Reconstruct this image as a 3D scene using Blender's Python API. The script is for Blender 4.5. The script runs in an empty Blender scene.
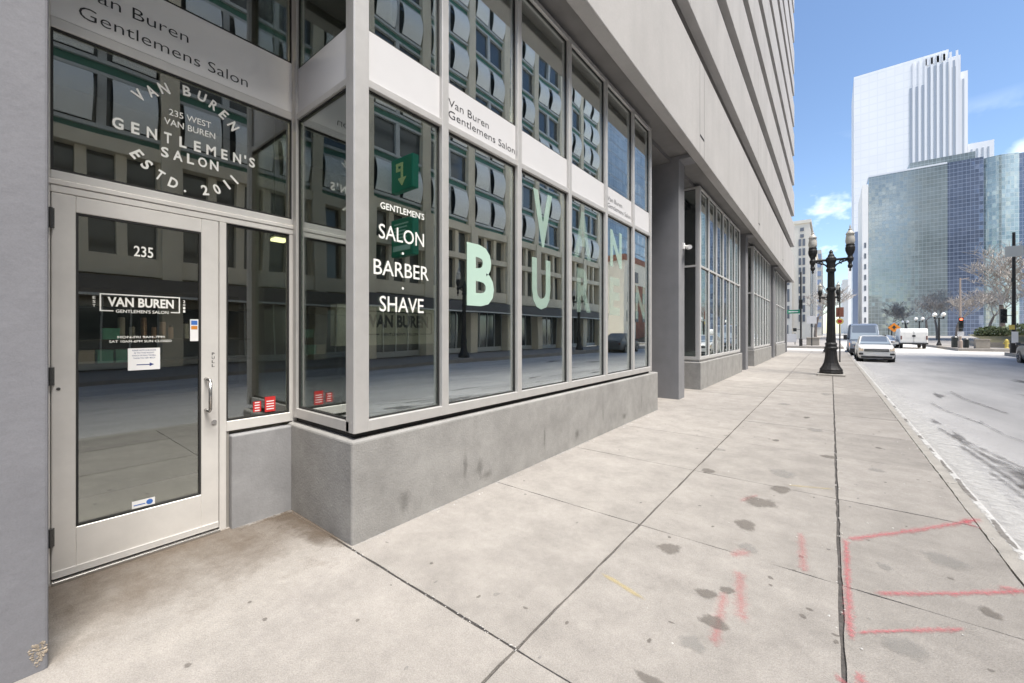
import bpy, bmesh, math, random
from mathutils import Vector, Matrix
R = math.radians
rnd = random.Random(7)
SC = bpy.context.scene
COL = SC.collection

# ---------------------------------------------------------------- camera, sky, sun, exposure
cam_d = bpy.data.cameras.new("camera")
cam = bpy.data.objects.new("camera", cam_d)
COL.objects.link(cam)
cam.location = (0, 0, 1.55)
cam.rotation_euler = (R(90), 0, R(38.18))
cam_d.sensor_width = 36.0
cam_d.lens = 14.263
cam_d.shift_y = -0.0090
cam_d.clip_start = 0.05
cam_d.clip_end = 5000
SC.camera = cam

SUN_EL, SUN_AZ = 63.0, 104.0          # compass style: azimuth clockwise from +Y
SUN_STRENGTH, SKY_STRENGTH = 3.15, 0.086
W = bpy.data.worlds.new("World")
SC.world = W
W.use_nodes = True
wn, wl = W.node_tree.nodes, W.node_tree.links
wn.clear()
wo = wn.new("ShaderNodeOutputWorld")
bg = wn.new("ShaderNodeBackground")
sky = wn.new("ShaderNodeTexSky")
sky.sky_type = 'NISHITA'
sky.sun_disc = False
sky.sun_elevation = R(SUN_EL)
sky.sun_rotation = R(SUN_AZ)
sky.air_density = 1.0
sky.dust_density = 0.3
sky.ozone_density = 3.0
tc = wn.new("ShaderNodeTexCoord")
mp = wn.new("ShaderNodeMapping")
mp.inputs['Scale'].default_value = (5.0, 5.0, 8.0)
mp.inputs['Location'].default_value = (2.35, 0.6, 0.9)
cn = wn.new("ShaderNodeTexNoise")
cn.inputs['Scale'].default_value = 1.5
cn.inputs['Detail'].default_value = 9
cn.inputs['Roughness'].default_value = 0.5
cr = wn.new("ShaderNodeValToRGB")
cr.color_ramp.elements[0].position = 0.53
cr.color_ramp.elements[1].position = 0.62
sx = wn.new("ShaderNodeSeparateXYZ")
el = wn.new("ShaderNodeMapRange")       # clouds thin out with height
el.inputs['From Min'].default_value = 0.20
el.inputs['From Max'].default_value = 0.36
el.inputs['To Min'].default_value = 1.0
el.inputs['To Max'].default_value = 0.0
mul = wn.new("ShaderNodeMath"); mul.operation = 'MULTIPLY'
mul2 = wn.new("ShaderNodeMath"); mul2.operation = 'MULTIPLY'; mul2.inputs[1].default_value = 0.85
mx = wn.new("ShaderNodeMix"); mx.data_type = 'RGBA'
mx.inputs['B'].default_value = (8.4, 8.7, 9.2, 1)
wl.new(tc.outputs['Generated'], mp.inputs['Vector'])
wl.new(mp.outputs['Vector'], cn.inputs['Vector'])
wl.new(cn.outputs['Fac'], cr.inputs['Fac'])
wl.new(tc.outputs['Generated'], sx.inputs['Vector'])
wl.new(sx.outputs['Z'], el.inputs['Value'])
wl.new(cr.outputs['Color'], mul.inputs[0])
wl.new(el.outputs['Result'], mul.inputs[1])
wl.new(mul.outputs[0], mul2.inputs[0])
wl.new(mul2.outputs[0], mx.inputs['Factor'])
wl.new(sky.outputs['Color'], mx.inputs['A'])
wl.new(mx.outputs['Result'], bg.inputs['Color'])
bg.inputs['Strength'].default_value = SKY_STRENGTH
wl.new(bg.outputs['Background'], wo.inputs['Surface'])

sd = bpy.data.lights.new("sun", 'SUN')
sd.energy = SUN_STRENGTH
sd.angle = R(24)
sd.color = (1.0, 0.95, 0.88)
sun = bpy.data.objects.new("sun", sd)
COL.objects.link(sun)
sdir = Vector((math.sin(R(SUN_AZ)) * math.cos(R(SUN_EL)), math.cos(R(SUN_AZ)) * math.cos(R(SUN_EL)), math.sin(R(SUN_EL))))
sun.rotation_euler = sdir.to_track_quat('Z', 'Y').to_euler()
sun.location = (30, -20, 60)

SC.view_settings.view_transform = 'Standard'
SC.view_settings.look = 'None'
SC.view_settings.gamma = 1
SC.view_settings.use_curve_mapping = False
SC.view_settings.exposure = 1.38
SC.render.engine = 'CYCLES'
SC.cycles.use_denoising = True
SC.cycles.max_bounces = 8
SC.cycles.transparent_max_bounces = 16

# ---------------------------------------------------------------- materials
M = {}
def mat(name, col, rough=0.6, metal=0.0, var=0.0, vscale=3.0, detail=5, bump=0.0, bscale=60.0, streak=None,
        col2=None, spec=0.5, mid=0.0, tone=False, speck=0.0, emit=None, estr=0.0, stretch=None):
    m = bpy.data.materials.new(name); m.use_nodes = True
    N, L = m.node_tree.nodes, m.node_tree.links
    b = N['Principled BSDF']
    b.inputs['Roughness'].default_value = rough
    b.inputs['Metallic'].default_value = metal
    b.inputs['Specular IOR Level'].default_value = spec
    b.inputs['Base Color'].default_value = (*col, 1)
    tcn = N.new("ShaderNodeTexCoord")
    vec = tcn.outputs['Object']
    if stretch:
        mpn = N.new("ShaderNodeMapping"); mpn.inputs['Scale'].default_value = stretch
        L.new(vec, mpn.inputs['Vector']); vs = mpn.outputs['Vector']
    else:
        vs = vec
    cur = None
    if var or col2:
        n = N.new("ShaderNodeTexNoise"); n.inputs['Scale'].default_value = vscale
        n.inputs['Detail'].default_value = detail; n.inputs['Roughness'].default_value = 0.62
        L.new(vs, n.inputs['Vector'])
        r = N.new("ShaderNodeValToRGB")
        r.color_ramp.elements[0].position = 0.32; r.color_ramp.elements[1].position = 0.68
        c2 = col2 if col2 else tuple(min(1, c * (1 + var)) for c in col)
        c1 = col if col2 else tuple(c * (1 - var) for c in col)
        r.color_ramp.elements[0].color = (*c1, 1); r.color_ramp.elements[1].color = (*c2, 1)
        L.new(n.outputs['Fac'], r.inputs['Fac']); cur = r.outputs['Color']
    def mult(fac_socket, lo, hi, p0, p1):
        nonlocal cur
        mr = N.new("ShaderNodeMapRange"); mr.inputs['From Min'].default_value = p0; mr.inputs['From Max'].default_value = p1
        mr.inputs['To Min'].default_value = lo; mr.inputs['To Max'].default_value = hi
        L.new(fac_socket, mr.inputs['Value'])
        mm = N.new("ShaderNodeMix"); mm.data_type = 'RGBA'; mm.blend_type = 'MULTIPLY'; mm.inputs['Factor'].default_value = 1
        if cur is None: mm.inputs['A'].default_value = (*col, 1)
        else: L.new(cur, mm.inputs['A'])
        L.new(mr.outputs['Result'], mm.inputs['B']); cur = mm.outputs['Result']
    if mid:
        nm_ = N.new("ShaderNodeTexNoise"); nm_.inputs['Scale'].default_value = 17; nm_.inputs['Detail'].default_value = 9; nm_.inputs['Roughness'].default_value = 0.72
        L.new(vec, nm_.inputs['Vector']); mult(nm_.outputs['Fac'], 1 - mid, 1 + mid, 0.3, 0.7)
        vo = N.new("ShaderNodeTexVoronoi"); vo.inputs['Scale'].default_value = 38; vo.inputs['Randomness'].default_value = 1.0
        L.new(vec, vo.inputs['Vector']); mult(vo.outputs['Distance'], 1 - mid * 1.6, 1.0, 0.05, 0.16)
    if speck:
        n2 = N.new("ShaderNodeTexNoise"); n2.inputs['Scale'].default_value = 170; n2.inputs['Detail'].default_value = 2
        L.new(vec, n2.inputs['Vector']); mult(n2.outputs['Fac'], 1 - speck, 1 + speck, 0.3, 0.7)
    if streak:                                   # rain streaks: noise drawn out along Z
        mps = N.new("ShaderNodeMapping"); mps.inputs['Scale'].default_value = (0.9, 0.9, 0.10)
        L.new(vec, mps.inputs['Vector'])
        n3 = N.new("ShaderNodeTexNoise"); n3.inputs['Scale'].default_value = 1.6; n3.inputs['Detail'].default_value = 6
        L.new(mps.outputs['Vector'], n3.inputs['Vector']); mult(n3.outputs['Fac'], 1 - streak, 1.03, 0.32, 0.58)
    if tone:
        at = N.new("ShaderNodeAttribute"); at.attribute_name = "tone"
        mult(at.outputs['Fac'], 0.90, 1.06, 0.0, 1.0)
    if cur is not None: L.new(cur, b.inputs['Base Color'])
    if bump:
        nb = N.new("ShaderNodeTexNoise"); nb.inputs['Scale'].default_value = bscale; nb.inputs['Detail'].default_value = 5
        L.new(vec, nb.inputs['Vector'])
        bp = N.new("ShaderNodeBump"); bp.inputs['Strength'].default_value = bump; bp.inputs['Distance'].default_value = 0.01
        L.new(nb.outputs['Fac'], bp.inputs['Height']); L.new(bp.outputs['Normal'], b.inputs['Normal'])
    if emit:
        b.inputs['Emission Color'].default_value = (*emit, 1); b.inputs['Emission Strength'].default_value = estr
    M[name] = m
    return m

def glass(name, r0=0.13, tint=(0.80, 0.86, 0.84), wave=0.05, wscale=1.1):
    m = bpy.data.materials.new(name); m.use_nodes = True
    N, L = m.node_tree.nodes, m.node_tree.links
    N.remove(N['Principled BSDF'])
    out = N['Material Output']
    g = N.new("ShaderNodeNewGeometry")
    dp = N.new("ShaderNodeVectorMath"); dp.operation = 'DOT_PRODUCT'
    L.new(g.outputs['Normal'], dp.inputs[0]); L.new(g.outputs['Incoming'], dp.inputs[1])
    def mth(op, a, b=None):
        n = N.new("ShaderNodeMath"); n.operation = op
        if isinstance(a, float): n.inputs[0].default_value = a
        else: L.new(a, n.inputs[0])
        if b is not None:
            if isinstance(b, float): n.inputs[1].default_value = b
            else: L.new(b, n.inputs[1])
        return n.outputs[0]
    ab = mth('ABSOLUTE', dp.outputs['Value'])
    p5 = mth('POWER', mth('SUBTRACT', 1.0, ab), 5.0)
    fac = mth('ADD', mth('MULTIPLY', p5, 1.0 - r0), r0)
    tr = N.new("ShaderNodeBsdfTransparent"); tr.inputs['Color'].default_value = (*tint, 1)
    gl = N.new("ShaderNodeBsdfGlossy"); gl.inputs['Roughness'].default_value = 0.0
    gl.inputs['Color'].default_value = (0.97, 1.0, 0.985, 1)
    if wave:
        tcn = N.new("ShaderNodeTexCoord")
        n = N.new("ShaderNodeTexNoise"); n.inputs['Scale'].default_value = wscale; n.inputs['Detail'].default_value = 1.5
        L.new(tcn.outputs['Object'], n.inputs['Vector'])
        bp = N.new("ShaderNodeBump"); bp.inputs['Strength'].default_value = wave; bp.inputs['Distance'].default_value = 0.1
        L.new(n.outputs['Fac'], bp.inputs['Height']); L.new(bp.outputs['Normal'], gl.inputs['Normal'])
    mxs = N.new("ShaderNodeMixShader")
    L.new(fac, mxs.inputs['Fac']); L.new(tr.outputs[0], mxs.inputs[1]); L.new(gl.outputs[0], mxs.inputs[2])
    L.new(mxs.outputs[0], out.inputs['Surface'])
    M[name] = m
    return m

def facade_glass(name, c1, c2, cw, ch, frame, rough=0.06, tilt=0.02, axis='XZ', metal=0.42, fw=0.075):
    """Curtain wall: a grid of mirror panes, each with its own tint and slight tilt, between thin mullions."""
    m = bpy.data.materials.new(name); m.use_nodes = True
    N, L = m.node_tree.nodes, m.node_tree.links
    b = N['Principled BSDF']
    tcn = N.new("ShaderNodeTexCoord"); sp = N.new("ShaderNodeSeparateXYZ"); L.new(tcn.outputs['Object'], sp.inputs[0])
    def mth(op, a, b=None):
        n = N.new("ShaderNodeMath"); n.operation = op
        if isinstance(a, float): n.inputs[0].default_value = a
        else: L.new(a, n.inputs[0])
        if b is not None:
            if isinstance(b, float): n.inputs[1].default_value = b
            else: L.new(b, n.inputs[1])
        return n.outputs[0]
    u = mth('DIVIDE', sp.outputs[axis[0]], float(cw)); v = mth('DIVIDE', sp.outputs['Z'], float(ch))
    fu, fv = mth('FRACT', u), mth('FRACT', v)
    cx = N.new("ShaderNodeCombineXYZ"); L.new(mth('FLOOR', u), cx.inputs[0]); L.new(mth('FLOOR', v), cx.inputs[1])
    wnz = N.new("ShaderNodeTexWhiteNoise"); wnz.noise_dimensions = '3D'; L.new(cx.outputs[0], wnz.inputs['Vector'])
    big = N.new("ShaderNodeTexNoise"); big.inputs['Scale'].default_value = 0.035; big.inputs['Detail'].default_value = 4
    L.new(tcn.outputs['Object'], big.inputs['Vector'])
    fac = mth('ADD', mth('MULTIPLY', wnz.outputs['Value'], 0.12), mth('MULTIPLY', big.outputs['Fac'], 0.88))
    rp = N.new("ShaderNodeValToRGB"); rp.color_ramp.elements[0].color = (*c1, 1); rp.color_ramp.elements[1].color = (*c2, 1)
    rp.color_ramp.elements[0].position = 0.3; rp.color_ramp.elements[1].position = 0.72
    L.new(fac, rp.inputs['Fac'])
    mu = mth('LESS_THAN', fu, float(fw)); mv = mth('LESS_THAN', fv, float(fw) * 1.3)
    mk = mth('MAXIMUM', mu, mv)
    mm = N.new("ShaderNodeMix"); mm.data_type = 'RGBA'
    L.new(mk, mm.inputs['Factor']); L.new(rp.outputs[0], mm.inputs['A']); mm.inputs['B'].default_value = (*frame, 1)
    L.new(mm.outputs['Result'], b.inputs['Base Color'])
    L.new(mth('MULTIPLY', mth('SUBTRACT', 1.0, mk), float(metal)), b.inputs['Metallic'])
    L.new(mth('ADD', mth('MULTIPLY', mk, 0.4), float(rough)), b.inputs['Roughness'])
    vm = N.new("ShaderNodeVectorMath"); vm.operation = 'SUBTRACT'; L.new(wnz.outputs['Color'], vm.inputs[0]); vm.inputs[1].default_value = (0.5, 0.5, 0.5)
    vs = N.new("ShaderNodeVectorMath"); vs.operation = 'SCALE'; L.new(vm.outputs[0], vs.inputs[0]); vs.inputs['Scale'].default_value = tilt * 2
    g = N.new("ShaderNodeNewGeometry"); va = N.new("ShaderNodeVectorMath"); va.operation = 'ADD'
    L.new(g.outputs['Normal'], va.inputs[0]); L.new(vs.outputs[0], va.inputs[1])
    vn = N.new("ShaderNodeVectorMath"); vn.operation = 'NORMALIZE'; L.new(va.outputs[0], vn.inputs[0])
    L.new(vn.outputs[0], b.inputs['Normal'])
    M[name] = m
    return m

def decal(name, col, rough=0.8, cover=0.5, scale=18.0, soft=0.12, alpha=1.0):
    """Thin worn paint or dirt on the pavement: its own colour, broken up by noise."""
    m = bpy.data.materials.new(name); m.use_nodes = True
    N, L = m.node_tree.nodes, m.node_tree.links
    b = N['Principled BSDF']; b.inputs['Base Color'].default_value = (*col, 1); b.inputs['Roughness'].default_value = rough
    b.inputs['Specular IOR Level'].default_value = 0.2
    tcn = N.new("ShaderNodeTexCoord")
    n = N.new("ShaderNodeTexNoise"); n.inputs['Scale'].default_value = scale; n.inputs['Detail'].default_value = 7; n.inputs['Roughness'].default_value = 0.7
    L.new(tcn.outputs['Object'], n.inputs['Vector'])
    at = N.new("ShaderNodeAttribute"); at.attribute_name = "edge"
    ad = N.new("ShaderNodeMath"); ad.operation = 'ADD'; L.new(n.outputs['Fac'], ad.inputs[0]); L.new(at.outputs['Fac'], ad.inputs[1])
    mr = N.new("ShaderNodeMapRange"); mr.inputs['From Min'].default_value = 1.5 - cover - soft; mr.inputs['From Max'].default_value = 1.5 - cover + soft
    mr.inputs['To Max'].default_value = alpha
    L.new(ad.outputs[0], mr.inputs['Value']); L.new(mr.outputs['Result'], b.inputs['Alpha'])
    M[name] = m
    return m

mat('sidewalk', (0.335, 0.311, 0.285), 0.88, var=0.13, vscale=3.2, detail=12, bump=0.6, bscale=110, tone=True, mid=0.08, speck=0.15, spec=0.2)
mat('joint', (0.10, 0.092, 0.085), 0.95, var=0.3, vscale=30, bump=0.6, bscale=120)
mat('kerb_concrete', (0.38, 0.358, 0.325), 0.9, var=0.14, vscale=6, detail=8, bump=0.5, bscale=80, speck=0.12, spec=0.25)
mat('gutter', (0.46, 0.45, 0.435), 0.9, var=0.16, vscale=7, detail=9, bump=0.5, bscale=70, speck=0.12, spec=0.2)
mat('road', (0.38, 0.372, 0.37), 0.9, col2=(0.52, 0.51, 0.50), vscale=0.9, detail=10, bump=0.5, bscale=90, speck=0.12, spec=0.2, stretch=(1.0, 0.28, 1.0))
mat('earth', (0.38, 0.36, 0.33), 0.95, var=0.12, vscale=0.2)
mat('base_concrete', (0.31, 0.303, 0.29), 0.85, mid=0.06, var=0.13, vscale=3.5, detail=8, bump=0.3, bscale=70, streak=0.08, speck=0.08, spec=0.25)
mat('pier_paint', (0.21, 0.212, 0.23), 0.75, var=0.06, vscale=4, detail=7, bump=0.22, bscale=22, speck=0.05, spec=0.3)
mat('pillar_paint', (0.24, 0.24, 0.248), 0.8, var=0.06, vscale=3, detail=6, bump=0.3, bscale=50, streak=0.08, spec=0.3)
mat('panel_concrete', (0.27, 0.27, 0.276), 0.85, mid=0.06, var=0.12, vscale=3, detail=8, bump=0.2, bscale=60, streak=0.10, spec=0.25)
mat('spandrel', (0.425, 0.412, 0.40), 0.85, mid=0.035, var=0.05, vscale=0.9, detail=9, bump=0.25, bscale=60, streak=0.05, speck=0.06, spec=0.25)
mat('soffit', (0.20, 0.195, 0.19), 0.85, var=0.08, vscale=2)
mat('seam', (0.30, 0.29, 0.285), 0.9)
mat('deck', (0.25, 0.24, 0.235), 0.9, var=0.08, vscale=1)
mat('dark_wall', (0.06, 0.06, 0.062), 0.9)
mat('aluminium', (0.55, 0.538, 0.52), 0.42, metal=0.35, var=0.05, vscale=6, detail=4, spec=0.5)
mat('aluminium_dark', (0.36, 0.345, 0.32), 0.45, metal=0.35, var=0.05, vscale=6)
mat('aluminium_bright', (0.66, 0.65, 0.632), 0.4, metal=0.3, var=0.04, vscale=6)
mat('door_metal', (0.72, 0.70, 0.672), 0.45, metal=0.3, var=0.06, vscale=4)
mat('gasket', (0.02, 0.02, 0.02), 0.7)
mat('steel', (0.55, 0.54, 0.53), 0.25, metal=0.9)
mat('dark_metal', (0.10, 0.10, 0.10), 0.4, metal=0.6)
mat('sign_white', (0.60, 0.595, 0.60), 0.5, var=0.02, vscale=2)
mat('sign_door_lifted', (0.86, 0.855, 0.85), 0.5, var=0.02, vscale=2)  # same white panel, colour lightened to offset the shade of the door recess
mat('black_vinyl', (0.025, 0.025, 0.03), 0.5)
mat('white_vinyl', (0.82, 0.82, 0.78), 0.6)
mat('mint_vinyl', (0.50, 0.68, 0.58), 0.6)
for _n, _a in (('mint_strong', .88), ('mint_film', .48), ('mint_faint', .22)):
    mat(_n, (0.50, 0.68, 0.58), 0.6); M[_n].node_tree.nodes['Principled BSDF'].inputs['Alpha'].default_value = _a
mat('paper', (0.80, 0.80, 0.80), 0.8)
mat('ink_blue', (0.03, 0.05, 0.2), 0.7)
mat('red_sticker', (0.55, 0.03, 0.03), 0.5)
mat('blue_sticker', (0.05, 0.16, 0.5), 0.5)
mat('orange_sticker', (0.6, 0.22, 0.03), 0.5)
mat('green_sign', (0.02, 0.26, 0.13), 0.4)
mat('green_edge', (0.02, 0.30, 0.18), 0.4)
mat('yellow_green', (0.70, 0.85, 0.35), 0.5)
mat('pale_green', (0.5, 0.78, 0.6), 0.5)
mat('iron', (0.022, 0.021, 0.021), 0.55, metal=0.2, var=0.25, vscale=8, bump=0.2, bscale=50)
mat('lantern', (0.50, 0.48, 0.43), 0.25)
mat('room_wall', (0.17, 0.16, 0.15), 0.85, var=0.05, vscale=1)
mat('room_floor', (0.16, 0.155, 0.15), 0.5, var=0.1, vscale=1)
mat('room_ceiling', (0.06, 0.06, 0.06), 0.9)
mat('desk_panel', (0.66, 0.63, 0.54), 0.7)
mat('shelf_wood', (0.07, 0.06, 0.05), 0.6)
mat('teal_box', (0.22, 0.62, 0.52), 0.6)
mat('tan_box', (0.65, 0.58, 0.5), 0.6)
mat('rose_bottle', (0.62, 0.42, 0.33), 0.4)
mat('grey_bottle', (0.55, 0.53, 0.49), 0.4)
mat('pale_bottle', (0.75, 0.75, 0.70), 0.4)
mat('cap_dark', (0.04, 0.04, 0.04), 0.4)
glass('window_glass', 0.58, wave=0.018, wscale=0.9)
glass('window_glass_clear', 0.36, wave=0.018, wscale=0.9)
glass('door_glass', 0.21, tint=(0.86, 0.88, 0.85), wave=0.012)
# across the street and beyond
mat('stone_beige', (0.74, 0.67, 0.53), 0.8, var=0.07, vscale=0.8, streak=0.06)
mat('stone_grey', (0.50, 0.48, 0.43), 0.8, var=0.07, vscale=0.8)
mat('spandrel_green', (0.07, 0.20, 0.155), 0.4)
mat('window_dark', (0.13, 0.145, 0.15), 0.10, metal=0.55, spec=1.0)
mat('blind_white', (0.88, 0.90, 0.88), 0.6)
mat('frame_light', (0.55, 0.57, 0.56), 0.5)
mat('canopy', (0.10, 0.10, 0.105), 0.6)
mat('brick_red', (0.30, 0.13, 0.09), 0.85, var=0.15, vscale=3)
mat('tower_white', (0.74, 0.74, 0.75), 0.7, var=0.02, vscale=0.05)
mat('tower_fin', (0.76, 0.76, 0.77), 0.6)
mat('tower_glass', (0.36, 0.39, 0.43), 0.2, spec=0.8)
mat('tower_joint', (0.70, 0.71, 0.73), 0.7)
mat('cream', (0.80, 0.73, 0.61), 0.85, var=0.05, vscale=0.3)
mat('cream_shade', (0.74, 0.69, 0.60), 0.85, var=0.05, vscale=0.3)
mat('white_stone', (0.84, 0.82, 0.78), 0.85, var=0.03, vscale=0.2)
mat('far_window', (0.12, 0.13, 0.15), 0.2, spec=0.8)
mat('far_blue', (0.20, 0.25, 0.36), 0.3, spec=0.7)
facade_glass('curtain_green', (0.23, 0.265, 0.26), (0.42, 0.455, 0.44), 1.2, 1.7, (0.30, 0.34, 0.34), tilt=0.014)
facade_glass('curtain_blue', (0.12, 0.145, 0.20), (0.22, 0.25, 0.32), 1.2, 1.7, (0.26, 0.30, 0.38), tilt=0.02)
facade_glass('curtain_bright', (0.19, 0.25, 0.26), (0.60, 0.66, 0.60), 1.2, 1.7, (0.40, 0.46, 0.47), tilt=0.03)
facade_glass('curtain_far', (0.26, 0.29, 0.32), (0.62, 0.66, 0.68), 1.5, 3.2, (0.30, 0.31, 0.33), axis='YZ', tilt=0.03)
mat('bark', (0.20, 0.165, 0.14), 0.9, var=0.2, vscale=4)
mat('twig', (0.37, 0.335, 0.30), 0.9)
mat('hedge_leaf', (0.075, 0.10, 0.03), 0.7, var=0.3, vscale=3)
mat('lawn', (0.17, 0.15, 0.075), 0.95, var=0.3, vscale=3)
mat('planter_stone', (0.32, 0.29, 0.25), 0.9, var=0.1, vscale=2)
mat('yellow_paint', (0.70, 0.55, 0.14), 0.6)
mat('cream_paint', (0.68, 0.60, 0.42), 0.6)
mat('orange_paint', (0.75, 0.24, 0.02), 0.6)
mat('street_green', (0.01, 0.22, 0.12), 0.5)
mat('signal_black', (0.02, 0.025, 0.025), 0.5)
mat('red_lamp', (0.8, 0.05, 0.03), 0.4, emit=(1, 0.12, 0.06), estr=2.0)
mat('lamp_off', (0.03, 0.03, 0.03), 0.3)
mat('tan_pole', (0.33, 0.27, 0.23), 0.6)
mat('globe', (0.85, 0.84, 0.80), 0.3)
mat('car_white', (0.86, 0.85, 0.82), 0.28, spec=0.6)
mat('car_silver', (0.42, 0.45, 0.50), 0.3, metal=0.4)
mat('car_grey', (0.10, 0.105, 0.11), 0.3, metal=0.3)
mat('van_blue', (0.27, 0.31, 0.37), 0.3, metal=0.3)
mat('truck_white', (0.76, 0.75, 0.72), 0.5)
mat('car_glass', (0.16, 0.19, 0.23), 0.06, spec=1.0)
mat('windscreen', (0.36, 0.42, 0.47), 0.1, spec=1.0)
mat('tyre', (0.02, 0.02, 0.02), 0.85)
mat('rim', (0.35, 0.35, 0.36), 0.35, metal=0.8)
mat('trim_black', (0.025, 0.025, 0.027), 0.5)
mat('headlight', (0.75, 0.60, 0.45), 0.15, spec=0.9)
mat('amber', (0.8, 0.28, 0.06), 0.3, emit=(1, 0.35, 0.1), estr=0.6)
mat('maroon', (0.12, 0.035, 0.03), 0.4)
decal('spray_red', (0.60, 0.16, 0.18), cover=0.56, scale=48, soft=0.20, alpha=0.66)
decal('spray_faint', (0.58, 0.22, 0.22), cover=0.54, scale=50, soft=0.24, alpha=0.52)
decal('spray_yellow', (0.62, 0.50, 0.22), cover=0.45, scale=14, soft=0.3, alpha=0.4)
decal('patch_dark', (0.20, 0.18, 0.16), cover=0.74, scale=30, soft=0.15, alpha=0.54)
decal('patch_grey', (0.33, 0.32, 0.30), cover=0.75, scale=26, soft=0.2, alpha=0.4)
decal('door_dirt', (0.13, 0.10, 0.075), cover=0.52, scale=3.2, soft=0.30, alpha=0.72)
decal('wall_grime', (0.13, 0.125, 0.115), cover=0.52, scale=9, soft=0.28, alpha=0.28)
decal('kerb_salt', (0.68, 0.67, 0.65), cover=0.50, scale=14, soft=0.08, alpha=0.8)
decal('crack', (0.10, 0.09, 0.085), cover=0.62, scale=40, soft=0.15, alpha=0.7)
decal('salt', (0.66, 0.65, 0.63), cover=0.46, scale=9, soft=0.16, alpha=0.6)
mat('road_salt_sunlit', (0.44, 0.42, 0.39), 0.92, col2=(0.56, 0.535, 0.50), vscale=0.5, detail=9, bump=0.4, bscale=60, speck=0.08, spec=0.15, stretch=(0.5, 1.0, 1.0))  # salted road, with sunlight past the crossing put into its lighter, warmer colour
decal('road_dirt', (0.15, 0.145, 0.145), cover=0.46, scale=7, soft=0.16, alpha=0.55)

# ---------------------------------------------------------------- helpers
def wpos(o):
    v = Vector((0, 0, 0))
    while o is not None:
        v = v + o.location
        o = o.parent
    return v

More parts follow.
